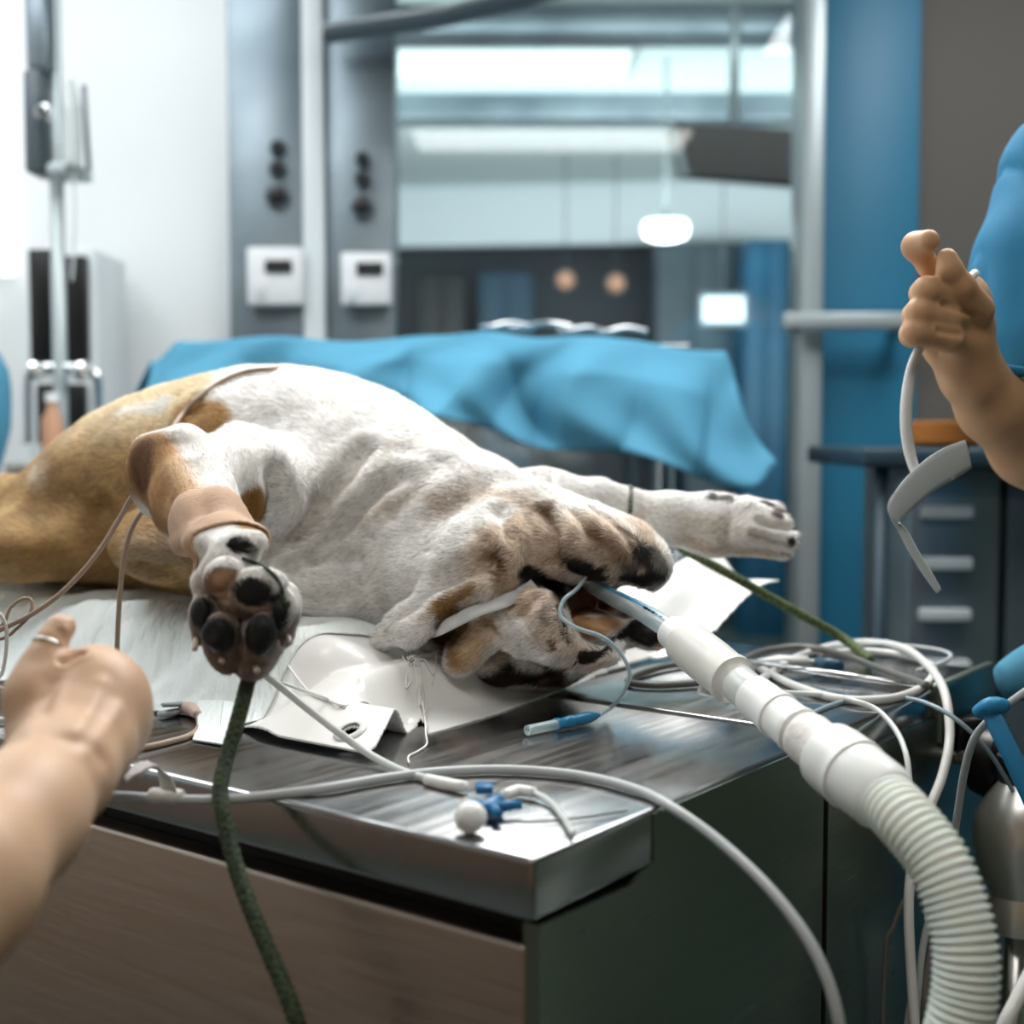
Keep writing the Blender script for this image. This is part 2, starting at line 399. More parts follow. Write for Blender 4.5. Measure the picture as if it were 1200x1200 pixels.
# ================================================================== cushion under the dog (heightfield over the table, table-local X,Y)
def _s(a, b, x):
    t = min(1, max(0, (x - a) / (b - a))); return t * t * (3 - 2 * t)
def cush_h(X, Y):
    h = .078 * _s(.170, .275, X) ** .8 * _s(.345, .50, Y)
    h *= 1 - .25 * _s(.6, .9, X)
    # bulge of the near corner and a fold beside it
    h += .030 * math.exp(-(((X - .27) / .07) ** 2 + ((Y - .41) / .055) ** 2))
    h -= .012 * math.exp(-(((X - .24) / .02) ** 2 + ((Y - .345) / .05) ** 2))
    h += .004 * math.sin(X * 55 + Y * 31) * _s(.18, .26, X) * _s(.33, .4, Y)
    rp = min(.05, max(0, .42 * (X - .113))) * _s(.47, .40, Y) * (1 - _s(.185, .235, X) * _s(.385, .335, Y))
    h = max(h, rp)
    h += .085 * _s(.70, .93, X) * _s(.62, .30, Y)
    return h
def pad_mesh(name, x0, x1, y0, y1, nx, ny, lift, thick, mat_, parent=None, edge=None, hole=None, wr=0.0, pw=1.0):
    V = []; idx = {}
    for i in range(nx + 1):
        for j in range(ny + 1):
            X = x0 + (x1 - x0) * (i / nx) ** pw; Y = y0 + (y1 - y0) * (j / ny) ** pw
            if edge: X, Y = edge(X, Y)
            z = TOPZ + .0015 + max(cush_h(X, Y), 0) + lift
            if wr: z += wr * (math.sin(Y * 190 + 3 * math.sin(X * 40)) * .6 + math.sin(Y * 87 + X * 60) + math.sin(X * 75 + 2 * math.sin(Y * 30)) * .8) * _s(.0, .02, X - x0)
            V.append(TL(X, Y, z))
    for i in range(nx + 1):
        for j in range(ny + 1):
            V.append(V[i * (ny + 1) + j] - Vector((0, 0, thick)))
    n = (nx + 1) * (ny + 1); F = []
    ok = lambda i, j: not (hole and hole(x0 + (x1 - x0) * ((i + .5) / nx) ** pw, y0 + (y1 - y0) * ((j + .5) / ny) ** pw))
    I = lambda i, j: i * (ny + 1) + j
    edges = {}
    for i in range(nx):
        for j in range(ny):
            if not ok(i, j): continue
            q = [I(i, j), I(i + 1, j), I(i + 1, j + 1), I(i, j + 1)]; F.append(q); F.append([v + n for v in q][::-1])
            for a, b in zip(q, q[1:] + q[:1]): edges[(a, b)] = 1
    for (a, b) in edges:
        if (b, a) not in edges: F.append([b, a, a + n, b + n])
    return mesh_np(name, V, F, mat_, parent)
M['vinyl'] = mat('white_vinyl', 'f0efec', .28, coat=.2); add_noise_bump(M['vinyl'], (14, 14, 14), .35, .006, 3)
M['absorb'] = mat('pale_absorbent_sheet', 'e9f0ee', .75); add_noise_bump(M['absorb'], (120, 22, 60), .8, .006, 5)
def inv(px, py, z=.0):
    p = T(px, py, TOPZ + z) - Vector((TC.x, TC.y, 0)); return (p.dot(RX), p.dot(LY))
def onp(px, py, l=.0):
    z = 0
    for _ in range(40): X, Y = inv(px, py, z); z = .6 * z + .4 * (max(cush_h(X, Y), 0) + .002 + l)
    return X, Y
OUT = [onp(*q) for q in ((240, 832), (300, 850), (345, 870), (390, 891), (424, 889), (440, 872), (450, 853), (492, 841), (499, 846), (503, 858), (560, 842), (640, 814), (700, 790), (760, 768))]
OUT += [(.80, .30), (.945, .285), (.945, 1.6), (.150, 1.6), (.150, .7)]
def inpoly(x, y):
    c = False; n = len(OUT)
    for i in range(n):
        (x1, y1), (x2, y2) = OUT[i], OUT[i - 1]
        if (y1 > y) != (y2 > y) and x < (x2 - x1) * (y - y1) / (y2 - y1) + x1: c = not c
    return c
def near(x, y):
    best = None
    for i in range(len(OUT)):
        (x1, y1), (x2, y2) = OUT[i], OUT[i - 1]; dx, dy = x2 - x1, y2 - y1
        t = min(1, max(0, ((x - x1) * dx + (y - y1) * dy) / (dx * dx + dy * dy + 1e-12))); q = (x1 + dx * t, y1 + dy * t); d = math.hypot(q[0] - x, q[1] - y)
        if best is None or d < best[0]: best = (d, q)
    return best
EY = onp(410, 857)
def vin_edge(X, Y):
    if (X < .60 and Y < .60):
        d, q = near(X, Y)
        if d < .0019: return q
    r = math.hypot(X - EY[0], Y - EY[1])
    if 1e-4 < r < .0105 and r > .0065: return EY[0] + (X - EY[0]) * .0085 / r, EY[1] + (Y - EY[1]) * .0085 / r
    return X, Y
VX0, VY0 = .130, .22
def vin_hole(X, Y):
    return math.hypot(X - EY[0], Y - EY[1]) < .0082 or not inpoly(X, Y)
cushion = empty('positioning_cushion', TL(.5, .8, TOPZ), TROT)
tag(cushion, 'thick white vinyl cushion with an eyelet corner lying under the dog on the steel table', 'cushion')
pad_mesh('cushion_cover', VX0, .945, VY0, 1.6, 240, 400, 0, .0022, M['vinyl'], cushion, hole=vin_hole, pw=1.6)
# seams and the eyelet ring
V, F = sweep([TL(EY[0] + math.cos(a) * .0118, EY[1] + math.sin(a) * .0118, TOPZ + .0030 + cush_h(EY[0] + math.cos(a) * .0118, EY[1] + math.sin(a) * .0118)) for a in [i * math.pi / 16 for i in range(32)]], .0036, 8, True, .35, up=(0, 0, 1))
mesh_np('eyelet_ring', V, F, mat('eyelet_plastic', 'd6dad8', .25), cushion)
def onq(px, py, l=.003): X, Y = onp(px, py); return TL(X, Y, TOPZ + max(cush_h(X, Y), 0) + l)
def on_cush(X, Y, l=.003): return TL(X, Y, TOPZ + max(cush_h(X, Y), 0) + l)
tube('seam', [onq(x, y) for x, y in ((338, 803), (362, 812), (385, 822), (404, 828), (430, 824), (446, 820))], .0013, M['vinyl'], cushion, 6)
def fray(name, base, seed, n, L):
    r = random.Random(seed); V = []; F = []
    for k in range(n):
        p = Vector(base) + Vector((r.uniform(-.008, .008), r.uniform(-.012, .012), r.uniform(0, .004))); pts = [p]
        d = Vector((r.uniform(-1, 1), r.uniform(-1.2, .1), r.uniform(-.2, .5))).normalized()
        for i in range(7):
            d = (d + Vector((r.uniform(-.9, .9), r.uniform(-.9, .9), r.uniform(-.5, .3)))).normalized(); p = p + d * L / 7; pts.append(p)
        v, f = sweep(spline(pts, .002), .0005, 5); o = len(V); V += v; F += [[i + o for i in q] for q in f]
    return V, F
FV, FF = [], []; tr_ = random.Random(5)
main = [(478, 760), (483, 778), (488, 795), (491, 812), (495, 828), (498, 845)]
for k in range(16):
    n0 = tr_.randint(0, 2); n1 = tr_.randint(4, 6)
    pts = [onq(x + tr_.uniform(-5, 5), y + tr_.uniform(-4, 4), tr_.uniform(.002, .007)) for x, y in main[n0:n1]]
    if len(pts) > 1: v, f = sweep(spline(pts, .002), .0005, 5); o = len(FV); FV += v; FF += [[i + o for i in e] for e in f]
for L_ in ([(484, 780), (497, 776), (508, 782), (512, 786), (506, 787)], [(482, 788), (476, 792), (480, 797), (487, 796)], [(480, 765), (472, 772), (478, 782)]):
    v, f = sweep(spline([onq(x, y, .005) for x, y in L_], .002), .0007, 5); o = len(FV); FV += v; FF += [[i + o for i in e] for e in f]
v, f = sweep(spline([onq(495, 828, .006), onq(498, 845, .005), T(499, 860, TOPZ + .008), T(500, 872, TOPZ + .003), T(490, 880, TOPZ + .002), T(479, 886, TOPZ + .002), T(479, 894, TOPZ + .002)], .003), .0009, 6); o = len(FV); FV += v; FF += [[i + o for i in e] for e in f]
tag(mesh_np('loose_threads', FV, FF, mat('white_thread', 'eceae6', .8), cushion), 'frayed white threads at the torn seam', kind='stuff')
# absorbent sheet over the cushion's left part, one corner hanging to the table
def ab_edge(X, Y): return X - .010 * math.sin(Y * 22) * _s(.2, .13, X), Y + .35 * (X - .13) * _s(.62, .44, Y) * _s(.35, .2, X)
tag(pad_mesh('absorbent_sheet', .148, .93, .435, 1.6, 130, 200, .003, .0014, M['absorb'], edge=ab_edge, wr=.0016),
    'crinkled pale mint absorbent sheet covering the left part of the white cushion', 'absorbent sheet')

hc = [(232, 822, .012), (262, 822, .016), (292, 828, .008), (286, 850, .004), (276, 876, .0015), (252, 872, .002), (226, 868, .0015), (232, 852, .004)]
cc_ = T(258, 850, TOPZ + .008); Vh = [T(x, y, TOPZ + z) for x, y, z in hc] + [cc_]; nh = len(hc)
V = []; F = []
for i in range(nh):
    a, b = Vh[i], Vh[(i + 1) % nh]; o_ = len(V); V += [cc_, a, b]; F.append([o_, o_ + 1, o_ + 2])
ho = mesh_np('hanging_corner', V, F, M['absorb'], bpy.data.objects['absorbent_sheet'], smooth=False)
mo = ho.modifiers.new('thickness', 'SOLIDIFY'); mo.thickness = .0015
# ================================================================== the dog
import os
HV = float(os.environ.get('DOGH', '.003'))
dogE = empty('dog', TL(.46, .75, TOPZ + .07), 0)
tag(dogE, 'white and tan bulldog lying on its back on the operating table, mouth open', 'dog')
f = Field(((-1.36, .98, .925), (.40, 2.20, 1.32)), HV)
# trunk
f.chain([(-460, 655, 1.98, 24), (-380, 640, 2.04, 36), (-300, 628, 2.02, 58), (-240, 628, 1.98, 64), (0, 624, 1.85, 58), (45, 622, 1.82, 50), (88, 604, 1.79, 68), (150, 586, 1.76, 92), (215, 575, 1.73, 112), (290, 571, 1.70, 127), (345, 577, 1.68, 132), (400, 592, 1.66, 130), (445, 612, 1.62, 122), (500, 640, 1.57, 116), (560, 665, 1.52, 112), (600, 668, 1.49, 92)], .05)
f.pell(50, 640, 1.70, 100, 40, .09, .04)
f.pell(205, 640, 1.56, 70, 46, .09, .035, roll=8)      # tan elbow mass behind the near leg
f.pell(395, 690, 1.50, 75, 42, .07, .05, roll=5)        # loose chest skin
f.pell(345, 600, 1.56, 60, 60, .06, .06)
# near foreleg
f.chain([(345, 590, 1.55, 62), (285, 560, 1.46, 52), (215, 556, 1.38, 46), (200, 556, 1.37, 42)], .04)
f.chain([(212, 562, 1.37, 51), (228, 590, 1.30, 46), (248, 618, 1.20, 37), (262, 645, 1.14, 33), (272, 668, 1.11, 36)], .02)
f.pell(176, 540, 1.38, 19, 26, .03, .02)
f.pell(276, 690, 1.10, 46, 40, .030, .02)
f.pell(280, 722, 1.10, 50, 32, .026, .02)
TOES = [(239, 722, 1.075, 20, 27, -8), (259, 748, 1.06, 23, 27, -4), (306, 752, 1.06, 22, 30, 6), (328, 722, 1.08, 17, 25, 8)]
for (x, y, d, rx, ry, ro) in TOES: f.pell(x, y + 3, d + .008, rx + 1, ry + 3, .019, .005, roll=ro)
for (x, y, d, rx, ry, ro) in [(231, 750, 1.075, 7, 7, 0), (264, 772, 1.065, 13, 16, -8), (296, 780, 1.065, 15, 15, 8), (333, 748, 1.085, 7, 8, 10)]: f.pell(x, y, d + .006, rx, ry, .012, .008, roll=ro)
PADS = [(236, 719, 1.062, 16, 21, -8), (257, 743, 1.045, 19, 22, -4), (306, 744, 1.045, 18, 25, 6), (331, 716, 1.066, 13, 21, 8), (301, 691, 1.066, 26, 19, 12), (264, 677, 1.073, 24, 16, -18)]
for (x, y, d, rx, ry, ro) in PADS: f.pell(x, y, d, rx, ry, .011, .004, roll=ro)
CARP = (285, 638, 1.092, 19, 9, 12); f.pell(285, 638, 1.098, 19, 9, .012, .004, roll=12)
# far foreleg
f.chain([(560, 615, 1.60, 60), (640, 592, 1.62, 40), (700, 588, 1.62, 25), (735, 597, 1.62, 21), (785, 607, 1.62, 28), (835, 614, 1.62, 33), (870, 619, 1.62, 32)], .02)
for (x, y, d, x2, y2, r1, r2) in [(870, 605, 1.60, 912, 612, 21, 13), (872, 622, 1.59, 920, 634, 20, 13), (868, 634, 1.61, 916, 646, 18, 11), (874, 600, 1.65, 906, 600, 18, 12)]:
    f.cone(P(x, y, d), P(x2, y2, d), RP(r1, d), RP(r2, d), .006)
FPADS = [(907, 603, 1.61, 11, 8, 30), (897, 594, 1.63, 12, 7, 20), (925, 634, 1.585, 6, 7, 0), (848, 586, 1.62, 16, 6, 8), (832, 583, 1.61, 9, 5, -10)]
for (x, y, d, rx, ry, ro) in FPADS: f.pell(x, y, d, rx, ry, .012, .004, roll=ro)
# head: lower jaw on top (the dog is upside down)
f.chain([(590, 655, 1.49, 80), (640, 645, 1.455, 66), (690, 645, 1.435, 50), (735, 655, 1.43, 38), (752, 662, 1.43, 31)], .03)
f.pell(700, 640, 1.41, 62, 34, .045, .02, roll=12)
f.pell(756, 664, 1.42, 28, 29, .035, .012)
# cranium underneath, cheek
f.chain([(520, 700, 1.50, 62), (580, 735, 1.49, 62), (640, 755, 1.48, 46), (700, 752, 1.46, 30)], .03)
f.pell(600, 776, 1.45, 62, 26, .05, .02, roll=-3)
f.pell(640, 788, 1.44, 30, 14, .03, .01)
f.chain([(500, 680, 1.43, 40), (540, 665, 1.42, 45), (585, 650, 1.40, 40)], .03)
# cavity
f.pell(702, 716, 1.37, 46, 31, .075, .010, sub=True, roll=18)
f.pell(745, 705, 1.40, 34, 15, .06, .008, sub=True, roll=28)
# far lip sheet and nose
f.chain([(722, 715, 1.475, 22), (755, 728, 1.465, 18), (783, 750, 1.46, 8)], .010)
f.pell(657, 692, 1.39, 26, 11, .05, .006, sub=True, roll=25)
f.pell(760, 742, 1.40, 29, 22, .028, .008, roll=12)
f.pell(735, 735, 1.445, 26, 26, .03, .010)
# palate hump inside
f.pell(712, 738, 1.425, 46, 20, .035, .008, roll=15)
# upper lip (flew) hanging over
f.chain([(622, 712, 1.37, 22), (634, 718, 1.362, 27), (638, 733, 1.355, 31), (652, 756, 1.352, 25), (688, 772, 1.352, 12), (714, 768, 1.36, 9), (730, 755, 1.37, 5)], .010)
f.chain([(602, 712, 1.40, 24), (604, 728, 1.385, 30), (628, 742, 1.372, 28), (660, 765, 1.365, 15)], .006)
# cheek fold lumps
f.chain([(590, 716, 1.395, 22), (568, 738, 1.385, 25), (545, 764, 1.38, 22), (538, 776, 1.38, 17)], .006)
# ear
f.chain([(592, 672, 1.385, 20), (558, 688, 1.375, 26), (520, 708, 1.372, 26), (480, 732, 1.375, 19), (455, 744, 1.39, 12)], .014)
f.pell(540, 706, 1.335, 30, 8, .02, .008, sub=True, roll=-30)
# eye socket area
f.pell(640, 792, 1.41, 18, 5, .015, .004, sub=True)
DV, DF = f.mesh(); del f
DN = vnormals(DV, DF)
# low frequency life + folds carved along lines found on the surface
bvh = BVHTree.FromPolygons([tuple(v) for v in DV], DF.tolist(), all_triangles=False)
CO = Vector((0, 0, CAMZ))
def hit(px, py, default=1.5):
    d = (P(px, py, 1.0) - CO).normalized(); h = bvh.ray_cast(CO, d)
    return np.array(h[0]) if h[0] is not None else np.array(P(px, py, default))
def hits(pts, dd=1.5): return [hit(x, y, dd) for x, y in pts]
GROOVES = [  # px line, width m, depth m
    ([(430, 528), (405, 560), (370, 590), (345, 630), (318, 668)], .012, .010),
    ([(470, 560), (430, 590), (400, 620), (372, 655), (345, 672)], .011, .009),
    ([(320, 560), (322, 590), (312, 640), (300, 670)], .013, .013),
    ([(335, 655), (375, 660), (420, 652)], .008, .006),
    ([(330, 700), (370, 704), (410, 698)], .007, .004),
    ([(455, 745), (478, 715), (505, 690), (540, 672), (575, 660)], .011, .010),
    ([(520, 540), (490, 570), (460, 600)], .012, .005),
    ([(600, 560), (560, 575), (525, 600), (500, 640)], .014, .006),
    ([(585, 600), (595, 630), (585, 660)], .008, .006),
    ([(640, 600), (655, 625), (650, 655)], .007, .005),
    ([(672, 600), (690, 625), (715, 640)], .006, .004),
    ([(700, 600), (725, 620), (740, 645)], .005, .003),
    ([(628, 700), (618, 730), (640, 762)], .005, .005),
    ([(612, 690), (606, 706), (612, 722)], .005, .005),
    ([(575, 728), (590, 745), (620, 765)], .005, .004),
    ([(230, 480), (250, 505), (240, 530)], .015, .006),
    ([(165, 660), (200, 668), (235, 655)], .009, .008),
    ([(210, 520), (235, 560), (240, 600)], .010, .004),
    ([(60, 600), (100, 590), (150, 600)], .03, .006),
    ([(885, 612), (905, 617), (925, 622)], .004, .005), ([(880, 628), (905, 636), (925, 641)], .004, .005),
    ([(282, 735), (284, 755), (282, 775)], .004, .005), ([(246, 706), (250, 722), (246, 742)], .0035, .004), ([(318, 712), (324, 735), (328, 752)], .0035, .004),
]
for pts, w, dp in GROOVES:
    d = polydist(DV, hits(pts)); g = np.exp(-(d / w) ** 2) * dp; r = np.exp(-((d - 2.0 * w) / w) ** 2) * dp * .45
    DV = DV - DN * (g - r)[:, None]
# ribs and soft unevenness
DV = DV + DN * (vnoise(DV, 14, 3) * .0035 + vnoise(DV, 38, 5) * .0013)[:, None]
DN = vnormals(DV, DF)
bvh = BVHTree.FromPolygons([tuple(v) for v in DV], DF.tolist(), all_triangles=False)
# ---- coat colours (markings of the animal, with some light painted in)
C = np.tile(np.array(lin('f3f0eb')), (len(DV), 1)); ROUGH = np.full(len(DV), .75); BARE = np.zeros(len(DV))
nA = vnoise(DV, 30, 11); nB = vnoise(DV, 75, 12); nC = vnoise(DV, 220, 13)
def paint(pts, rpx, col, soft=.012, wob=.006, strength=1.0, d=1.5, rough=None, bare=0.0, near=None, fine=.0):
    global C, ROUGH, BARE
    H = hits(pts) if not isinstance(pts[0][0], np.ndarray) else pts
    rad = rpx * d / FPX
    dist = polydist(DV, H) + nA * wob + nB * wob * .5 + nC * fine
    w = (1 - sstep(rad - soft / 2, rad + soft / 2, dist)) * strength
    C = C * (1 - w[:, None]) + np.array(lin(col)) * w[:, None]
    if rough is not None: ROUGH = ROUGH * (1 - w) + rough * w
    BARE = np.maximum(BARE, w * bare)
# rear half tan
w = sstep(.0, .05, (-.285 - DV[:, 0]) + nA * .016 - .25 * (DV[:, 1] - 1.6) * 0)
px_ = 600 + DV[:, 0] / DV[:, 1] * FPX
py_ = 510 - (DV[:, 2] - CAMZ) / DV[:, 1] * FPX
bodyw = sstep(1.42, 1.50, DV[:, 1])
tanw = sstep(-.30, -.335, DV[:, 0] + nA * .012 + (DV[:, 2] - 1.13) * .28) * bodyw
tan = np.array(lin('c9a672')); dark = np.array(lin('86633c')); cream = np.array(lin('efdcb8'))
mix = np.clip(.5 + .65 * vnoise(DV, 18, 21) + .45 * vnoise(DV, 60, 22) + .35 * vnoise(DV, 170, 23), 0, 1)[:, None]
tcol = tan * (1 - mix * .55) + dark * mix * .55
up = sstep(1.17, 1.235, DV[:, 2] + nA * .012)[:, None]; tcol = tcol * (1 - up * .75) + cream * up * .75  # tan turns cream with height, light from above painted into the coat
C = C * (1 - tanw[:, None]) + tcol * tanw[:, None]
paint([(40, 552), (15, 556), (-40, 560)], 8, 'f0e6d6', .05, .012, .8)  # soft highlight painted along the hip
paint([(150, 480), (190, 475)], 16, 'f3ece0', .02)
paint([(60, 640), (130, 600), (175, 630)], 24, '9a7440', .05, .014, .55)
paint([(110, 600), (150, 570)], 12, '80592e', .04, .014, .6)
paint([(224, 488), (258, 492)], 23, 'bd935f', .010, .005)
paint([(235, 502), (262, 500)], 12, 'a47a48', .02, .006, .7)
paint([(300, 588), (305, 600), (300, 618)], 19, '946a35', .010, .004)
# near foreleg tan outer side
BA, BB = np.array(P(243, 611, 1.215)), np.array(P(263, 651, 1.13)); BX = BB - BA; BL = np.linalg.norm(BX); BX = BX / BL
BT = (DV - BA) @ BX; BR = np.linalg.norm(DV - BA - BT[:, None] * BX, axis=1)
BARE = np.maximum(BARE, ((BT > -.001) & (BT < BL + .001) & (BR < .06)) * 1.0)
legm = DV[:, 1] < 1.47
def legpaint(a, b, ra, col, soft=.012, st=1.0):
    global C
    pts = hits(a, 1.3); d = polydist(DV, pts) + nA * .004; w = (1 - sstep(ra - soft / 2, ra + soft / 2, d)) * st * legm * (1 - sstep(BL * .7, BL * 1.05, BT))
    C = C * (1 - w[:, None]) + np.array(lin(col)) * w[:, None]
legpaint([(160, 540), (168, 545), (182, 580), (203, 612), (222, 640)], 0, .037, 'b48a5c', .016)
legpaint([(205, 540), (225, 570), (240, 600)], 0, .012, 'cdae8b', .02, .7)
legpaint([(164, 528), (164, 545), (168, 562)], 0, .016, '6b4c30', .014)
legpaint([(190, 570), (212, 600), (232, 630)], 0, .006, 'a98258', .012, .6)
# belly, chest: faint pink / grey
paint([(470, 520), (440, 540)], 8, 'cdbfb4', .02, .004, .6)
paint([(345, 640), (380, 600), (420, 560)], 8, 'd6c8bb', .02, .004, .6)
paint([(430, 610), (460, 590), (500, 580)], 8, 'd2c0b0', .025, .004, .6)
# head
HD = dict(d=1.42)
def far(pts): return pts
paint([(590, 655), (640, 640), (700, 640), (740, 660)], 46, 'd8bfa4', .03, .010, .75, **HD)
paint([(530, 590), (570, 580), (610, 585)], 14, 'b79c80', .03, .012, .6, **HD)
paint([(585, 650), (592, 665), (588, 678)], 8, '80603f', .014, .006, .9, **HD)
paint([(645, 605), (665, 640), (650, 660)], 9, '6f5135', .016, .008, .85, **HD)
paint([(650, 590), (655, 605)], 8, '7a5c40', .014, .006, .6, **HD)
paint([(680, 605), (695, 628), (715, 645), (735, 650)], 6, '7a5a3e', .012, .006, .85, **HD)
paint([(720, 640), (735, 655)], 8, '8a7158', .012, .006, .6, **HD)
for pts in ([(665, 625), (670, 635)], [(700, 615), (706, 622)], [(620, 640), (628, 650)], [(735, 625), (740, 640)], [(560, 620), (575, 628)]):
    paint(pts, 4, '86694c', .010, .006, .6, **HD)
K = '15130f'
paint([(728, 622), (740, 628), (752, 640)], 3.5, '22211f', .004, .003, .95, rough=.5, **HD)
paint([(752, 648), (768, 655), (775, 668)], 12, '23211f', .008, .005, .95, rough=.5, **HD)
paint([(735, 676), (755, 680), (772, 678)], 11, K, .006, .004, 1, rough=.45, bare=.8, **HD)
paint([(738, 664), (744, 668)], 7, '3a3531', .006, .004, .85, **HD)
paint([(720, 688), (740, 690), (765, 688), (775, 682)], 6, K, .004, .002, 1, rough=.4, bare=1, **HD)
paint([(772, 655), (778, 662)], 7, 'a8a39c', .008, .004, .6, **HD)
paint([(712, 665), (709, 667)], 4.5, '2a221e', .003, .002, 1, rough=.5, **HD)
paint([(674, 664), (690, 668), (704, 676)], 13, K, .005, .003, 1, rough=.35, bare=1, **HD)
paint([(688, 678), (700, 682), (712, 684)], 7, '1a1210', .005, .002, 1, rough=.3, bare=1, **HD)
paint([(672, 655), (680, 658)], 8, '40362c', .01, .006, .7, **HD)
paint([(616, 672), (634, 677), (650, 684), (656, 704)], 13, '14110f', .006, .003, 1, rough=.4, bare=.9, **HD)
paint([(650, 690), (668, 684), (684, 690)], 11, '120e0c', .006, .003, 1, rough=.4, bare=.9, **HD)
# mouth interior
paint([(700, 705), (725, 715), (680, 715)], 24, '6b4028', .006, .001, 1, rough=.25, bare=1, d=1.45)
paint([(692, 698), (705, 700)], 9, '7d4d33', .006, .002, 1, rough=.25, bare=1, d=1.45)
paint([(675, 735), (700, 735), (718, 728)], 14, 'c59a72', .006, .002, 1, rough=.14, bare=1, d=1.42)
paint([(740, 700), (750, 706)], 9, '5a3622', .006, .002, .9, rough=.3, bare=1, d=1.45)
paint([(752, 712), (775, 735), (785, 755)], 7, '5c3c24', .006, .002, .9, rough=.4, bare=1, d=1.46)
# flew colours and black margin
paint([(610, 700), (640, 705), (650, 735), (672, 760), (705, 775)], 18, 'dbc1a7', .02, .006, .65, **HD)
paint([(604, 700), (618, 712)], 8, 'b39170', .012, .004, .6, **HD)
paint([(655, 712), (660, 728), (664, 742), (667, 752)], 5, '1c1715', .004, .003, 1, rough=.35, bare=1, d=1.36)
paint([(642, 718), (645, 730)], 4, '6f6258', .006, .004, .7, **HD)
paint([(684, 771), (698, 768), (712, 762), (723, 752), (732, 742)], 8.5, '17130f', .003, .003, 1, rough=.35, bare=1, d=1.36)
paint([(652, 752), (653, 758)], 3.5, '6a4a3a', .004, .002, .9, **HD)
# nose
paint([(745, 735), (760, 742), (772, 746)], 19, '1d1b1b', .006, .002, 1, rough=.4, bare=1, d=1.42)
paint([(770, 758), (755, 762), (740, 758)], 3.5, 'a58a70', .004, .003, .8, d=1.42)
# fold lumps, dark recesses of the brindled skull
w = 1 - sstep(0, .012, DV[:, 2] - (.985 + .0) + nA * .004); hm = (DV[:, 0] > -.10) & (DV[:, 1] < 1.75)
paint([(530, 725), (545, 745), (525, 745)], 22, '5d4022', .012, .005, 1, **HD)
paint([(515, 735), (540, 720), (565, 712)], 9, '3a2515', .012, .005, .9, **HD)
paint([(555, 745), (545, 762)], 7, '8b6436', .012, .004, .6, d=1.38)
paint([(575, 732), (562, 752), (548, 775)], 14, 'd7bb98', .012, .006, .85, d=1.38)
paint([(538, 775), (533, 768)], 8, 'a67c48', .012, .004, .8, d=1.38)
paint([(600, 765), (590, 772)], 10, 'c2a27e', .012, .006, .6, d=1.4)
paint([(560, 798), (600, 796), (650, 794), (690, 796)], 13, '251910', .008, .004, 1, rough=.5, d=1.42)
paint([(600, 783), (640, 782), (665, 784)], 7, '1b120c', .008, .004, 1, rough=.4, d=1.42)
paint([(640, 800), (680, 798)], 6, '7a5f50', .010, .004, .6, d=1.42)
# ear tan
paint([(520, 712), (545, 698), (556, 692)], 12, '9a7440', .014, .006, .95, d=1.36)
paint([(500, 726), (512, 716)], 8, 'c9a577', .016, .006, .6, d=1.36)
# paws
def pad_paint(L, col, soft=.002):
    global C, ROUGH, BARE
    for (x, y, d, rx, ry, ro) in L:
        c = np.array(P(x, y, d)); a = RP(rx, d) * 1.02; b = RP(ry, d) * 1.02; q = DV - c; r = math.radians(ro)
        u = q[:, 0] * math.cos(r) - q[:, 2] * math.sin(r); v = q[:, 0] * math.sin(r) + q[:, 2] * math.cos(r)
        e = np.sqrt((u / a) ** 2 + (v / b) ** 2 + (q[:, 1] / .034) ** 2)
        w = 1 - sstep(.96, 1.10, e + nB * .04); cc = np.array(lin(col))
        C = C * (1 - w[:, None]) + cc * w[:, None]; ROUGH = ROUGH * (1 - w) + .5 * w; BARE = np.maximum(BARE, w)
pw = (DV[:, 1] < 1.13) & (DV[:, 2] < 1.085)
w = (1 - sstep(.036, .052, np.linalg.norm((DV - np.array(P(280, 735, 1.07))) * np.array([1, .9, 1]), axis=1) + nA * .006)) * .8
C = C * (1 - w[:, None]) + np.array(lin('6f5240')) * w[:, None]
paint([(280, 708), (270, 703), (298, 714), (262, 700)], 10, 'ddd0c2', .006, .003, .9, d=1.08)
pad_paint(PADS[:5], '1b1d1e'); pad_paint(PADS[5:], '7d6350')
paint([(255, 678), (270, 668)], 5, 'b59475', .006, .003, .7, d=1.08)
pad_paint([(285, 638, 1.092, 19, 10, 12)], '141516')
pad_paint([(262, 640, 1.10, 0.1, .1, 0)], 'ffffff')
pad_paint(FPADS[:3], '2a2422'); pad_paint([(848, 586, 1.62, 16, 7, 8), (832, 583, 1.61, 9, 6, -10)], '231d1b')
paint([(760, 622), (800, 632), (850, 645), (900, 650)], 10, 'ddc6ae', .02, .006, .7, d=1.6)
paint([(800, 612), (850, 620), (890, 628)], 8, 'dccfc0', .02, .006, .5, d=1.6)
paint([(750, 605), (745, 615)], 9, 'c7a98c', .02, .006, .5, d=1.6)
# small pigment specks all over the belly and head
C = C * (1 - .10 * (np.clip(vnoise(DV, 120, 41), 0, 1))[:, None])
C = np.clip(C, 0, 1)
M['coat'] = attr_mat('short_coat', .8, wet=True, bump=(420, .35, .0012), spec=.25, sss=.05)
dog = mesh_np('body', DV, DF, M['coat'], dogE)
vcol(dog, C, extra=ROUGH)
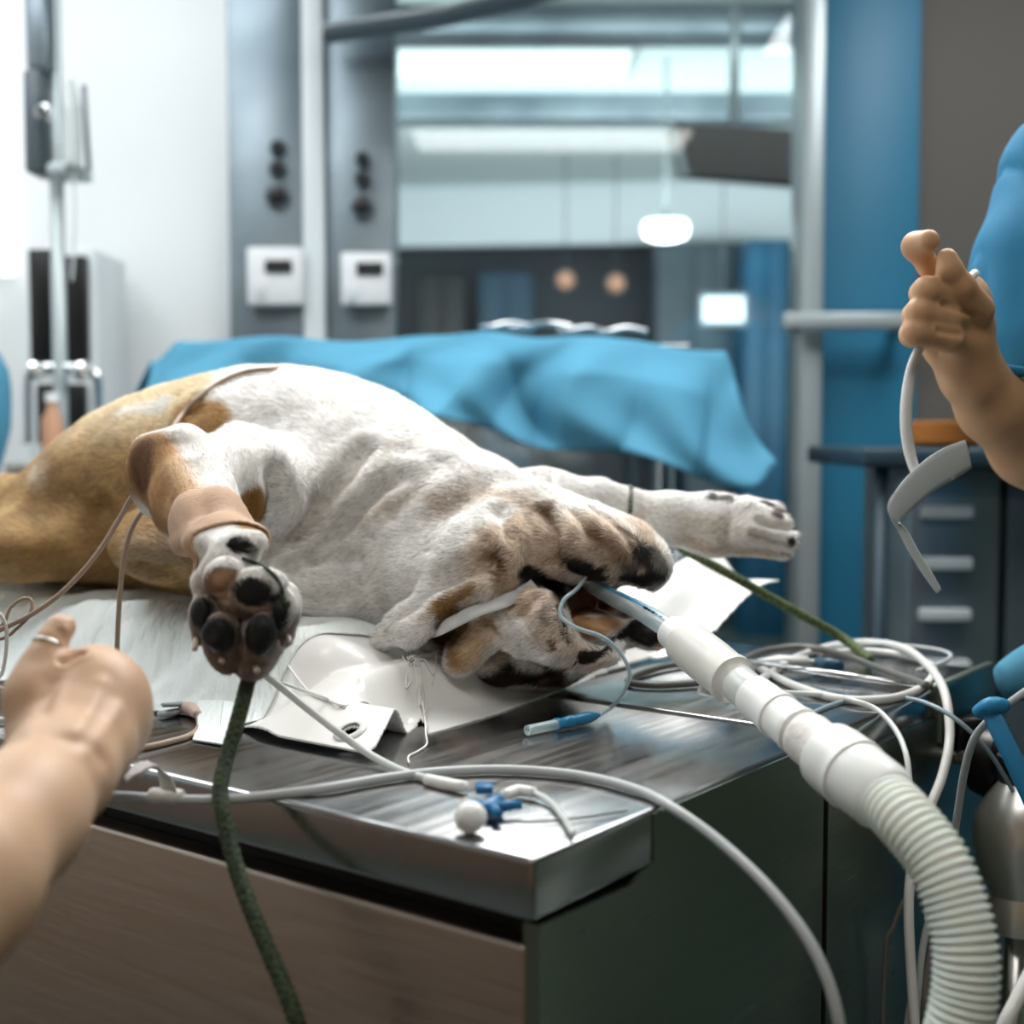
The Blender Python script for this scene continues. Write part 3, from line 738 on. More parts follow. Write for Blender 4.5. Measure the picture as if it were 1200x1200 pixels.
# ---- fur: short blades lying along the coat
def fur(V, F, N, C, bare, count):
    tri = V[F]; A = .5 * np.linalg.norm(np.cross(tri[:, 2] - tri[:, 0], tri[:, 3] - tri[:, 1]), axis=1)
    fn = N[F].mean(1); cen = tri.mean(1)
    view = cen - np.array(CO); fac = -(fn * view).sum(1) / np.linalg.norm(view, axis=1)
    wgt = A * np.clip(fac + .35, .05, 1) * (1 - bare[F].mean(1)) / (view[:, 1] ** 2)
    wgt[cen[:, 1] > 2.0] *= .3
    pick = RNG.choice(len(F), count, p=wgt / wgt.sum())
    u, v = RNG.random(count), RNG.random(count); q = V[F[pick]]
    pos = (q[:, 0] * ((1 - u) * (1 - v))[:, None] + q[:, 1] * (u * (1 - v))[:, None] + q[:, 2] * (u * v)[:, None] + q[:, 3] * ((1 - u) * v)[:, None])
    n = fn[pick]; n /= np.linalg.norm(n, axis=1)[:, None]; col = C[F[pick, 0]]; b = bare[F[pick, 0]]
    fl = np.tile(np.array([-.75, .25, -.10]), (count, 1))
    head = pos[:, 0] > -.12
    fl[head] = np.array([-.8, .15, -.35])
    leg = (pos[:, 1] < 1.42) & (pos[:, 0] < -.14); fl[leg] = np.array([.45, -.75, -.5])
    farleg = pos[:, 1] > 1.56; fl[farleg & (pos[:, 0] > .05)] = np.array([1, 0, -.05])
    fl += np.stack([vnoise(pos, 25, s) for s in (51, 52, 53)], 1) * .55 + RNG.normal(0, .12, (count, 3))
    fl -= n * (fl * n).sum(1)[:, None]; fl /= np.linalg.norm(fl, axis=1)[:, None] + 1e-9
    lift = (RNG.uniform(.12, .42, count) * np.where(leg, .6, 1))[:, None]
    L = (RNG.uniform(.006, .013, count) * np.where(leg, .75, 1) * np.where(head, .85, 1))[:, None]
    d = fl + n * lift; d /= np.linalg.norm(d, axis=1)[:, None]
    side = np.cross(d, n); side /= np.linalg.norm(side, axis=1)[:, None] + 1e-9; wd = (RNG.uniform(.00030, .00062, count) * np.where(leg, .6, 1))[:, None]
    base = pos - n * .0006
    VV = np.empty((count * 3, 3)); VV[0::3] = base - side * wd; VV[1::3] = base + side * wd; VV[2::3] = base + d * L
    FFc = np.arange(count * 3, dtype=np.int32).reshape(-1, 3)
    j = np.clip(RNG.normal(1.02, .25, count) * (1 + .20 * vnoise(pos, 260, 61)) , .4, 1.35)[:, None]; cc = np.clip(col * j, 0, 1)
    CC = np.repeat(cc, 3, axis=0)
    nn = n + RNG.normal(0, .16, (count, 3)); nn /= np.linalg.norm(nn, axis=1)[:, None]
    return VV, FFc, CC, np.repeat(nn, 3, axis=0)
NF = int(os.environ.get('FURN', '420000'))
if NF:
    fv, ff, fc, fnn = fur(DV, DF, DN, C, BARE, NF)
    M['fur'] = attr_mat('fur_strands', .7, spec=.3)
    fo = mesh_np('fur', fv, ff, M['fur'], dogE, smooth=True); vcol(fo, fc)
    fo.data.normals_split_custom_set_from_vertices(fnn.tolist())
    tag(fo, kind='stuff')
# elastic bandage: follows the foreleg's surface
fc = DV[DF].mean(1); ft = (fc - BA) @ BX; fr = np.linalg.norm(fc - BA - ft[:, None] * BX, axis=1)
sel = DF[(ft > 0) & (ft < BL) & (fr < .056)]
ids, inv_ = np.unique(sel.ravel(), return_inverse=True); BV = DV[ids]; t_ = (BV - BA) @ BX
BV = BV + np.outer(np.clip(t_, 0, BL) - t_, BX) + DN[ids] * (.0022 + .00035 * np.sin(t_ / .0016 * 3.14))[:, None]
BV = BV + BX * (.0025 * np.sin(np.arctan2(BV[:, 2] - BA[2], BV[:, 0] - BA[0]) * 2))[:, None]
M['bandage'] = add_noise_bump(mat('tan_elastic_bandage', 'c0a086', .85), (450, 450, 450), .4, .0008, 2)
bdo = mesh_np('bandage', BV, inv_.reshape(-1, 4).astype(np.int32), M['bandage']); mo = bdo.modifiers.new('thickness', 'SOLIDIFY'); mo.thickness = .002; mo.offset = -.2
tag(bdo, 'tan elastic bandage wrapped around the near foreleg above the paw', 'bandage')
# claws
def claw(name, p, q, r, col, par): 
    V_, F_ = sweep(spline([p, (Vector(p) + Vector(q)) / 2 + Vector((0, 0, .002)), q], .002), [r * (1 - .75 * i / 12) for i in range(200)][:len(spline([p, (Vector(p) + Vector(q)) / 2 + Vector((0, 0, .002)), q], .002))], 8)
    return mesh_np(name, V_, F_, col, par)
M['claw'] = mat('pale_claw', 'b7a698', .3)
for a, b, r in (((231, 750, 1.068), (228, 762, 1.058), .0032), ((262, 775, 1.058), (259, 776, 1.042), .0040), ((300, 784, 1.058), (301, 788, 1.044), .0040), ((335, 747, 1.075), (340, 754, 1.062), .0032),
                ((917, 609, 1.60), (926, 606, 1.60), .0045), ((922, 634, 1.59), (933, 640, 1.585), .0045), ((915, 648, 1.60), (926, 652, 1.60), .0042), ((906, 598, 1.64), (920, 600, 1.64), .004)):
    claw('claw', P(*a), P(*b), r, M['claw'], dogE)
# ================================================================== background things
def at(x, y, z): return Vector((x, y, z))
# sockets and wall units on the steel columns
def socket(px, pys, grp):
    for py, r, kind in pys:
        y = 3.545; c = P(px, py, y); e = empty('gas_outlet', (c.x, y, c.z)); rr = RP(r, y)
        lathe('outlet_ring', [(rr, 0), (rr, .012), (rr * .8, .016)], (c.x, y + .004, c.z), (0, -1, 0), M['frame_dark'], e)
        lathe('outlet_core', [(rr * .7, 0), (rr * .7, .02), (rr * .3, .024)], (c.x, y + .002, c.z), (0, -1, 0), M['plastic_black'] if kind else M['rubber_dark'], e)
        tag(e, f'{"black " if kind else "small dark "}round gas outlet, {("lowest", "middle", "top")[kindn[py]]} of three on the {grp} steel column', 'gas outlet', 'gas outlets on the steel columns')
kindn = {230: 0, 198: 1, 174: 2, 242: 0, 210: 1, 187: 2}
socket(326, [(230, 15, 1), (198, 11, 0), (174, 10, 0)], 'left')
socket(425, [(242, 14, 1), (210, 10, 0), (187, 9, 0)], 'right')
def wall_unit(px, py, w, h, lab):
    y = 3.53; a = P(px - w / 2, py + h / 2, y); b = P(px + w / 2, py - h / 2, y); e = empty('wall_control_unit', ((a.x + b.x) / 2, y, a.z))
    box('casing', (a.x, y - .03, a.z), (b.x, y + .02, b.z), M['plastic_white'], e, bevel=.008)
    p = P(px + 5, py - 11, y); box('display', (p.x - .034, y - .036, p.z - .016), (p.x + .034, y - .028, p.z + .016), M['rubber_dark'], e)
    q = P(px - 16, py + 16, y); box('switch', (q.x - .012, y - .036, q.z - .02), (q.x + .012, y - .028, q.z + .02), M['white_trim'], e, bevel=.002)
    tag(e, lab, 'control unit')
wall_unit(324, 325, 64, 68, 'white wall control unit with dark display on the left steel column')
wall_unit(430, 328, 58, 62, 'white wall control unit with dark display on the right steel column beside the window')
# head beam crossing the right column and the window
bm_ = empty('door_track', (bp(470), 3.5, bz(35)))
V, F = sweep([P(380, 42, 3.45), P(520, 22, 3.4), P(660, -14, 3.35)], [.022, .022, .022], 4)
mesh_np('track_bar', V, F, M['frame_dark'], bm_, smooth=False)
V, F = sweep([P(380, 30, 3.47), P(520, 10, 3.42), P(660, -26, 3.37)], .008, 6); mesh_np('track_lip', V, F, M['post'], bm_)
tag(bm_, 'dark metal track bar slanting across the top of the internal window', 'track')

# room beyond the window
e = empty('hanging_monitor', P(860, 180, 5.2)); pts = [(785, 143), (932, 152), (935, 214), (800, 203)]
pr = [P(x, y, 5.2) for x, y in pts]
prism('monitor_case', [(p.x, p.z) for p in pr], 0, .12, M['screen_brown'], e, f=lambda u, v, w: at(u, 5.2 + w, v))
V, F = sweep([P(787, 146, 5.19), P(803, 205, 5.19)], .014, 4); mesh_np('monitor_edge', V, F, M['post'], e, smooth=False)
V, F = sweep([P(860, 150, 5.3), P(862, -60, 5.3)], .02, 8); mesh_np('ceiling_arm', V, F, M['post'], e)
tag(e, 'dark brown tilted monitor hanging from the ceiling beyond the window', 'monitor')
def lampobj(nm, px, py, y, rx, lab, mt, grp=None):
    c = P(px, py, y); e = empty(nm, c); r = RP(rx, y)
    V, F = sweep([at(c.x, c.y + .05, c.z + r), at(c.x, c.y + .05, 2.84)], .004, 6); mesh_np('hanging_rod', V, F, M['frame_dark'], e)
    lathe('lamp_housing', [(r * 1.15, 0), (r * 1.15, .05), (r, .06)], (c.x, y + .06, c.z), (0, -1, 0), M['frame_dark'], e, 20)
    lathe('lamp_lens', [(r * .95, 0), (r * .9, .02), (r * .4, .045)], (c.x, y + .01, c.z), (0, -1, 0), mt, e, 20); tag(e, lab, 'lamp', grp)
M['lamp_soft'] = mat('lit_round_lamp', 'ffffff', .5, emit='f6faff', es=3.2)
e = empty('ceiling_lamp', P(780, 268, 6.0)); c = P(780, 268, 6.0); r = RP(27, 6)
lathe('diffuser', [(r * .5, -.05), (r * .9, -.035), (r, 0), (r * .9, .03)], c, (0, 0, 1), M['lamp_soft'], e, 24)
lathe('canopy', [(r * .4, .03), (r * .35, .05)], c, (0, 0, 1), M['post'], e, 20)
V, F = sweep([c + Vector((0, 0, .04)), at(c.x, c.y, 2.84)], .008, 6); mesh_np('hanging_rod', V, F, M['post'], e)
tag(e, 'bright oval pendant lamp shining in the room beyond the window', 'lamp')
lampobj('indicator_lamp', 663, 328, 8.0, 11, 'dim orange round lamp far beyond the window, left one of the two', M['lamp_warm'], 'orange lamps beyond the window')
lampobj('indicator_lamp', 722, 332, 8.0, 11, 'dim orange round lamp far beyond the window, right one of the two', M['lamp_warm'], 'orange lamps beyond the window')
a = P(824, 377, 7); b = P(872, 348, 7); e = empty('lit_sign', (0.5 * (a.x + b.x), 7, a.z))
box('sign_face', (a.x, 7, a.z), (b.x, 7.02, b.z), mat('lit_sign_face', 'cfe0e8', .5, emit='b4ccd6', es=.3), e, bevel=.004)
box('sign_case', (a.x - .02, 7.015, a.z - .02), (b.x + .02, 7.06, b.z + .02), M['frame_dark'], e)
V, F = sweep([at((a.x + b.x) / 2, 7.04, b.z), at((a.x + b.x) / 2, 7.04, 2.84)], .004, 6); mesh_np('hanging_rod', V, F, M['frame_dark'], e)
tag(e, 'small lit white rectangular sign on the far side beyond the window', 'sign')
# far cabinets
for i, (x0, x1, y0, y1, d, cmat, lab) in enumerate([
    (490, 545, 325, 900, 8.2, '1a2124', 'dark tall cabinet beyond the window, leftmost of the row'),
    (562, 625, 320, 900, 8.3, '1d3d50', 'dark blue tall cabinet beyond the window, second from the left'),
    (765, 860, 285, 900, 8.5, '4b5a62', 'grey tall cabinet beyond the window behind the small lit sign'),
    (868, 925, 280, 900, 8.0, '1f5572', 'deep blue tall cabinet beyond the window, rightmost of the row')]):
    a = P(x0, y1, d); b = P(x1, y0, d); e = empty('tall_cabinet', ((a.x + b.x) / 2, d, 0))
    mm = mat('cabinet_finish', cmat, .5)
    box('cabinet_body', (a.x, d, 0.0), (b.x, d + .4, b.z), mm, e, bevel=.006)
    box('cabinet_door', (a.x + .01, d - .02, .08), ((a.x + b.x) / 2 - .004, d, b.z - .03), mm, e, bevel=.003)
    box('cabinet_door', ((a.x + b.x) / 2 + .004, d - .02, .08), (b.x - .01, d, b.z - .03), mm, e, bevel=.003)
    tag(e, lab, 'cabinet', 'cabinets beyond the window')
# pendant lights and ducts of the far ceiling
for i, (px, py, w, h, d, lab) in enumerate([(545, 250, 150, 30, 7.4, 'a'), ]): pass
for i, (x0, x1, y0, y1) in enumerate([(-1.6, -.1, 4.3, 5.1), (-.9, .5, 5.7, 6.1), (.9, 1.35, 4.6, 4.9)]):
    e = empty('ceiling_light_panel', ((x0 + x1) / 2, (y0 + y1) / 2, 2.80))
    box('panel_frame', (x0 - .03, y0 - .03, 2.80), (x1 + .03, y1 + .03, 2.845), M['post'], e, bevel=.005)
    box('panel_diffuser', (x0, y0, 2.79), (x1, y1, 2.81), mat('panel_glow', 'e8f4f2', .6, emit='dcecea', es=(.38, .35, 1.3)[i]), e)
    tag(e, ('large pale light panel in the ceiling beyond the window, left', 'narrow pale light panel deeper in the ceiling beyond the window', 'small bright light panel in the ceiling beyond the window, right')[i], 'light panel', 'ceiling light panels beyond the window')
for (x0, x1, y0, y1, z) in [(-1.4, 2.2, 5.3, 5.5, 2.74), (-1.8, 2.4, 6.6, 6.8, 2.72), (-.2, 2.3, 4.2, 4.35, 2.74)]:
    struct(box('trim_5', (x0, y0, z), (x1, y1, 2.85), M['panel_steel'], bevel=.01))

# ---- draped instrument trolley
tr = empty('instrument_trolley', (-.14, 3.0, 0))
tag(tr, 'tall instrument trolley standing behind the dog under the blue drape', 'trolley')
for x in (-.70, .36):
    for y in (2.92, 3.22): V, F = sweep([at(x, y, .05), at(x, y, 1.38)], .015, 10); mesh_np('leg', V, F, M['chrome'], tr)
for x in (-.70, .36):
    for y in (2.92, 3.22): lathe('castor', [(.02, -.012), (.028, -.01), (.028, .01), (.02, .012)], (x, y, .03), (1, 0, 0), M['rubber_dark'], tr, 16)
box('tray', (-.72, 2.90, 1.37), (.38, 3.24, 1.395), M['steel'], tr, bevel=.004)
box('shelf', (-.70, 2.92, .45), (.36, 3.22, .47), M['steel'], tr, bevel=.004)
def drape_pt(u, v):
    # u 0..1 left-right, v 0..1 back edge -> front hem
    x0, x1 = -.765, .44; L1 = .36
    s = v * (L1 + .30)
    hem = 1.0
    if s < L1:
        t = s / L1; y = 3.26 - .37 * t; z = 1.405 + .020 * math.exp(-((u - .60) / .06) ** 2) + .010 * .6 * math.sin(u * 23 + 3 * t) - .030 * _s(.85, 1, u) - .05 * _s(.05, 0, u); sp = 0
    else:
        t = (s - L1) / .30; y = 2.885; z = 1.405
        drop = .20 + .045 * math.sin(u * 9 + 1) + .10 * _s(.80, .97, u) - .04 * _s(.97, 1, u)
        fold = (abs(math.sin(u * 13 + t * .7)) ** .8 - .5) * .045 * (.4 + t) + (abs(math.sin(u * 7.3 - 1.1 - t * .9)) - .5) * .05 * (.5 + t) + .012 * math.sin(u * 40 + 4 * math.sin(t * 3)) + .07 * t * (abs(((u * 5.2 + .35 * t) % 1) - .5) * 2 - .5)
        z = 1.405 - t * drop - .030 * _s(.85, 1, u) - .05 * _s(.05, 0, u) + .006 * math.sin(u * 23 + 3) + .020 * math.exp(-((u - .60) / .06) ** 2)
        y -= min(t * 3, 1) * (.02 + fold) + t * .03; sp = t
    x = x0 + (x1 - x0) * u + (.10 * sp) * _s(.7, 1, u) - .05 * sp * _s(.3, 0, u)
    if s >= L1: x += .012 * math.sin(t * 6 + u * 20)
    return at(x, y, z)
nu, nv = 200, 60
V = [drape_pt(i / nu, j / nv) for i in range(nu + 1) for j in range(nv + 1)]
F = [[i * (nv + 1) + j, i * (nv + 1) + j + 1, (i + 1) * (nv + 1) + j + 1, (i + 1) * (nv + 1) + j] for i in range(nu) for j in range(nv)]
# right and left hanging ends
o = mesh_np('surgical_drape', V, F, M['drape'])
sm = o.modifiers.new('thickness', 'SOLIDIFY'); sm.thickness = .003
tag(o, 'light blue surgical drape hanging in folds over the trolley behind the dog', 'drape')
def sidedrape(u, sgn):
    V = []; nn = 40; mm = 24
    for i in range(nn + 1):
        y = 3.26 - .37 * i / nn
        for j in range(mm + 1):
            t = j / mm; b = drape_pt(u, min(1, .999 * (y - 3.26) / -.37 * .36 / .66))
            V.append(at(b.x + sgn * (.02 + .02 * math.sin(y * 40)) * min(1, 3 * t) + sgn * .05 * t, y, b.z - t * (.22 + .06 * i / nn)))
    return V, [[i * (mm + 1) + j, (i + 1) * (mm + 1) + j, (i + 1) * (mm + 1) + j + 1, i * (mm + 1) + j + 1] for i in range(nn) for j in range(mm)]
for u, s in ((1, 1), (0, -1)):
    V, F = sidedrape(u, s); q = mesh_np('hanging_end', V, F, M['drape'], o); sm = q.modifiers.new('thickness', 'SOLIDIFY'); sm.thickness = .003
# instruments lying on the drape
for i, (px, py, L, a) in enumerate([(600, 381, .10, .3), (640, 378, .12, -.2), (690, 380, .10, .5), (735, 384, .09, 0)]):
    c = P(px, py, 3.0); c.z = 1.437 - .01 * (i > 1); d = Vector((math.cos(a), math.sin(a), 0)) * L / 2
    e = empty('forceps', c)
    V, F = sweep(spline([c - d, c + Vector((0, 0, .01)), c + d], .01), .006, 8); mesh_np('shaft', V, F, M['chrome'], e)
    for sg in (1, -1):
        cc = c - d * 1.15 + d.normalized().cross(Vector((0, 0, 1))) * .014 * sg
        V, F = sweep([cc + Vector((math.cos(k * math.pi / 8) * .012, math.sin(k * math.pi / 8) * .012, 0)) for k in range(16)], .003, 6, True); mesh_np('finger_ring', V, F, M['chrome'], e)
    tag(e, ('small dark forceps on the blue drape, leftmost of the four', 'small dark forceps on the blue drape, second from the left', 'small dark forceps on the blue drape, third from the left', 'small dark forceps on the blue drape, nearest its right end')[i], 'forceps', 'forceps on the blue drape')

# ---- left background: infusion stand, cart
st = empty('infusion_stand', P(70, 400, 3.1) * 1.0); st.location.z = 0
x0 = P(70, 400, 3.1).x
V, F = sweep([at(x0, 3.1, .05), at(x0, 3.1, 2.35)], .016, 12); mesh_np('pole', V, F, M['post'], st)
for k in range(5):
    a = k * 2 * math.pi / 5; V, F = sweep([at(x0, 3.1, .09), at(x0 + .24 * math.cos(a), 3.1 + .24 * math.sin(a), .04)], .013, 8); mesh_np('foot', V, F, M['chrome'], st)
c = P(52, 130, 3.08); box('pump_body', (c.x - .028, 3.02, P(0, 208, 3.08).z), (c.x + .012, 3.12, P(0, 88, 3.08).z), M['frame_dark'], st, bevel=.01)
c = P(48, 38, 3.08); box('pump_head', (c.x - .02, 3.03, P(0, 90, 3.08).z + .005), (c.x + .03, 3.12, P(0, -30, 3.08).z), M['panel_steel'], st, bevel=.01)
c = P(52, 132, 3.0); lathe('knob', [(.018, 0), (.018, .02), (.012, .026)], c + Vector((0, .01, 0)), (0, -1, 0), M['chrome'], st, 16)
c = P(82, 203, 3.05); box('bracket', (c.x - .036, 3.0, c.z - .014), (c.x + .036, 3.1, c.z + .014), M['post'], st, bevel=.006)
tag(st, 'tall grey infusion stand with dark pump at the left edge of the room', 'infusion stand')
M['bag'] = mat('clear_fluid_bag', 'd8e0df', .2, trans=.3)
b0 = P(84, 150, 3.0); bag = empty('fluid_bag', b0)
V, F = sweep(spline([P(82, 92, 3.0), P(84, 120, 3.0), P(86, 165, 3.0), P(86, 196, 3.0)], .01), [.012 + .02 * min(1, i / 6) for i in range(60)][:len(spline([P(82, 92, 3.0), P(84, 120, 3.0), P(86, 165, 3.0), P(86, 196, 3.0)], .01))], 14, flat=.5)
mesh_np('bag_film', V, F, M['bag'], bag)
V, F = sweep([P(98, 100, 3.0), P(104, 200, 3.0)], .006, 6); mesh_np('bag_edge', V, F, M['frame_dark'], bag)
V, F = sweep(spline([P(86, 196, 3.0), P(88, 260, 3.0), P(84, 330, 3.0)], .02), .003, 6); mesh_np('drip_line', V, F, M['bag'], bag)
tag(bag, 'clear fluid bag hanging beside the infusion stand pump', 'fluid bag')
ct = empty('monitor_cart', P(70, 400, 3.3)); ct.location.z = 0
a, b = P(28, 290, 3.3), P(112, 290, 3.3)
box('cart_body', (a.x, 3.3, .1), (b.x, 3.56, a.z), M['white_trim'], ct, bevel=.01)
for (u0, u1, v0, v1) in ((37, 60, 292, 428), (77, 101, 300, 428), (45, 68, 450, 520), (77, 100, 450, 520)):
    p, q = P(u0, v1, 3.28), P(u1, v0, 3.28); box('black_panel', (p.x, 3.27, p.z), (q.x, 3.31, q.z), M['plastic_black'], ct, bevel=.004)
V, F = sweep(spline([P(32, 520, 3.1), P(32, 445, 3.1), P(42, 432, 3.1), P(100, 432, 3.1), P(113, 445, 3.1), P(113, 520, 3.1)], .01), .012, 10); hoop = mesh_np('hoop_handle', V, F, M['chrome'], ct)
for x in (40, 96):
    q = P(x, 434, 3.08); lathe('handle_knob', [(.005, -.022), (.018, -.015), (.023, 0), (.018, .015), (.005, .022)], q, (0, 1, 0), M['chrome'], hoop, 16)
tag(ct, 'white monitor cart with black upright panels and a chrome hoop handle', 'cart')
struct(box('window_2', (-2.2, 3.59, 1.62), (bp(20), 3.615, 2.7), mat('bright_light_panel', 'ffffff', .4, emit='f4f8fa', es=.9), bevel=.004))
e = tube('blue_stand_in', [P(-70, 395, 2.9), P(-38, 410, 2.9), P(-18, 440, 2.9), P(-16, 500, 2.9), P(-22, 560, 2.9)], [.02, .04, .05, .05, .03], M['drape'], n=18, step=.02)  # simple blue form standing in for an indistinct figure in scrubs
tag(e, 'blue stand-in shape for a figure in scrubs at the left edge beside the monitor cart', 'cloth')
e = empty('bottle', P(62, 500, 2.95)); 
for (x, y, r, h, col) in ((62, 505, 13, 40, 'b88c70'),): 
    c = P(x, y + 20, 2.95); lathe('bottle_body', [(RP(r, 2.95), -.03), (RP(r, 2.95), .06), (RP(r * .5, 2.95), .085), (RP(r * .5, 2.95), .1)], c, (0, 0, 1), mat('tan_plastic', col, .5), e, 18)
    lathe('bottle_cap', [(RP(r * .6, 2.95), .1), (RP(r * .6, 2.95), .12)], c, (0, 0, 1), M['plastic_white'], e, 18)
    c2 = c + Vector((0, 0, -.035)); box('bottle_stand', (c2.x - .08, 2.88, c2.z - .02), (c2.x + .08, 3.28, c2.z + .004), M['steel'], ct, bevel=.003)
tag(e, 'tan plastic bottle standing before the black panels of the monitor cart', 'bottle')

# ---- right background: equipment trolley with orange bowl
q = empty('equipment_trolley', at(P(1110, 600, 2.7).x, 2.8, 0))
zt = P(0, 525, 2.6).z; zb = P(0, 548, 2.6).z
box('top_shelf', (P(1020, 0, 2.6).x, 2.6, zb), (P(1320, 0, 2.6).x, 3.1, zt), M['far_dark'], q, bevel=.006)
box('drawer_stack', (P(1075, 0, 2.7).x, 2.70, .12), (P(1185, 0, 2.7).x, 3.05, zb), M['panel_steel'], q, bevel=.006)
box('drawer_stack', (P(1195, 0, 2.7).x, 2.70, .12), (P(1310, 0, 2.7).x, 3.05, zb), M['frame_dark'], q, bevel=.006)
for k in range(4):
    z0 = P(0, 600 + 60 * k, 2.69).z; box('drawer_pull', (P(1090, 0, 2.69).x, 2.675, z0 - .012), (P(1150, 0, 2.69).x, 2.70, z0 + .012), M['white_trim'], q, bevel=.003)
for x in (P(1045, 0, 2.62).x, P(1300, 0, 2.62).x): V, F = sweep([at(x, 2.64, 0), at(x, 2.64, zb)], .014, 8); mesh_np('post', V, F, M['far_dark'], q)
tag(q, 'dark blue and grey equipment trolley behind the gloveless raised hand', 'trolley')
c = P(1108, 520, 2.75); c.z = zt
tag(lathe('orange_bowl', [(.05, 0), (.075, .01), (.085, .05), (.078, .052), (.066, .014), (.01, .01)], c, (0, 0, 1), mat('orange_plastic', 'a8692c', .5), None, 24), 'shallow orange bowl standing on the dark equipment trolley', 'bowl')
# ================================================================== people
M['skin'] = attr_mat('skin', .48, sss=.18, bump=(160, .25, .0006), spec=.4)
M['scrub'] = add_noise_bump(mat('blue_scrub_cotton', '2b6f93', .8, spec=.2), (18, 18, 9), .3, .006, 3)
def carve(V, F, lines, bv):
    N = vnormals(V, F)
    for pts, w, dp in lines:
        H = []
        for x, y in pts:
            d = (P(x, y, 1.0) - CO).normalized(); h = bv.ray_cast(CO, d)
            if h[0] is not None: H.append(np.array(h[0]))
        if len(H) < 2: continue
        d = polydist(V, H); V = V - N * (np.exp(-(d / w) ** 2) * dp - np.exp(-((d - 2 * w) / w) ** 2) * dp * .3)[:, None]
    return V
def skin_cols(V, base, dark, seed):
    n = vnoise(V, 45, seed) * .5 + .5; c = np.array(lin(base)) * (1 - .35 * n[:, None]) + np.array(lin(dark)) * (.35 * n[:, None]); return c
# ---- person at the left: forearm and fist with a ring on the thumb
DSC = 1.10
f = Field(((-.72, .28, .62), (-.20, 1.10, 1.14)), .0024)
f.chain([(-420, 1500, .50, 150), (-190, 1180, .58, 118), (-60, 1040, .66, 96), (20, 960, .74, 74), (68, 905, .80, 60), (88, 880, .83, 56)], .02)
f.pell(98, 838, .865, 64, 66, .031, .03, roll=20)
f.pell(76, 878, .845, 60, 48, .030, .03)
f.pell(122, 818, .872, 40, 52, .026, .015, roll=-30)
f.chain([(40, 850, .85, 26), (40, 815, .855, 30), (48, 785, .865, 27)], .015)
for (x, y, d, r) in ((112, 786, .885, 26), (143, 806, .885, 23), (148, 838, .885, 21), (142, 868, .88, 20)): f.pell(x, y, d, r, r, .018, .022)
for (c0, c1, c2, r) in (((112, 786, .89), (118, 812, .925), (60, 815, .93), 20), ((143, 806, .89), (138, 830, .93), (50, 832, .935), 20), ((148, 838, .888), (138, 852, .925), (42, 838, .925), 19), ((142, 868, .882), (130, 874, .915), (42, 850, .91), 16)):
    f.cone(P(*c0), P(*c1), RP(r, .89), RP(r - 1, .92), .006); f.cone(P(*c1), P(*c2), RP(r - 1, .92), RP(r - 4, .93), .004)
f.chain([(26, 792, .90, 9), (24, 802, .89, 8)], .004)
f.chain([(20, 838, .89, 12), (14, 846, .88, 10)], .004)
f.chain([(44, 800, .862, 24), (53, 770, .868, 19), (60, 752, .875, 17), (70, 737, .882, 15), (76, 734, .885, 12)], .006)
V, Fq = f.mesh(); bv = BVHTree.FromPolygons([tuple(v) for v in V], Fq.tolist())
V = carve(V, Fq, [([(74, 776), (88, 768), (96, 766)], .003, .004), ([(48, 745), (58, 744), (72, 748), (80, 754)], .0010, .0008), ([(47, 750), (60, 750), (74, 757)], .0010, .0007), 
                    ([(60, 800), (50, 830), (60, 860)], .006, .002), ([(90, 860), (110, 820), (118, 800)], .005, -.0012), ([(100, 880), (130, 845), (140, 830)], .005, -.0010), ([(70, 870), (95, 868), (120, 890)], .006, .0015)], bv)
C = skin_cols(V, 'cdaa8c', 'a98262', 3)
for pts, r, c, s in [([(78, 728), (82, 733)], 7, 'eaccb4', .8)]:
    q = np.array(P(80, 730, .875)); w = (1 - sstep(.002, .006, np.linalg.norm(V - q, axis=1)))[:, None] * s; C = C * (1 - w) + np.array(lin(c)) * w
pl = empty('person', P(20, 960, .74))
tag(pl, 'bare forearm and clenched fist of a person at lower left, ring on the thumb', 'person')
hand = mesh_np('body', V, Fq, M['skin'], pl); vcol(hand, C)
# thumbnail
nail = empty_nail = None
V2, F2 = sweep(spline([P(71, 726, .870), P(77, 726, .868), P(84, 728, .869)], .001), .0038, 10, flat=.25)
mesh_np('thumbnail', V2, F2, mat('nail', 'e6c6b4', .25), pl)
ringc = P(57, 757, .871); ax = (P(70, 737, .882) - P(50, 778, .866)).normalized(); u = ax.orthogonal().normalized(); w_ = ax.cross(u)
V, F = sweep([ringc + (u * math.cos(a) + w_ * math.sin(a)) * .0108 for a in [i * math.pi / 24 for i in range(48)]], .0014, 8, True, up=ax)
DSC = 1.0
rg = mesh_np('ring', V, F, mat('silver', 'd9d7d2', .15, 1.0)); tag(rg, 'plain silver ring worn on the thumb of the clenched left fist', 'ring')

# ---- person at the right: raised hand, forearm, sleeve
f = Field(((.34, 1.24, 1.05), (.86, 1.74, 1.46)), .0025)
D0 = 1.40
for (y0, y1, y2, xk, r) in ((350, 344, 340, 1072, 16), (381, 373, 366, 1064, 16.5), (408, 397, 388, 1060, 16)):   # three curled fingers, base at the right
    f.chain([(1142, y0, 1.43, r - 1), (1112, y1, 1.385, r), (xk + 14, y2, 1.372, r)], .005)
    f.chain([(xk + 14, y2, 1.372, r), (xk + 9, y2 + 4, 1.392, r - 1)], .004)
    f.chain([(xk + 9, y2 + 4, 1.392, r - 1), (xk + 36, y2 + 8, 1.43, r - 3)], .003)
f.chain([(1140, 340, 1.44, 15), (1112, 330, 1.41, 13), (1088, 312, 1.40, 12), (1074, 290, 1.395, 15)], .006)
f.chain([(1074, 288, 1.395, 17), (1088, 282, 1.375, 13)], .006)
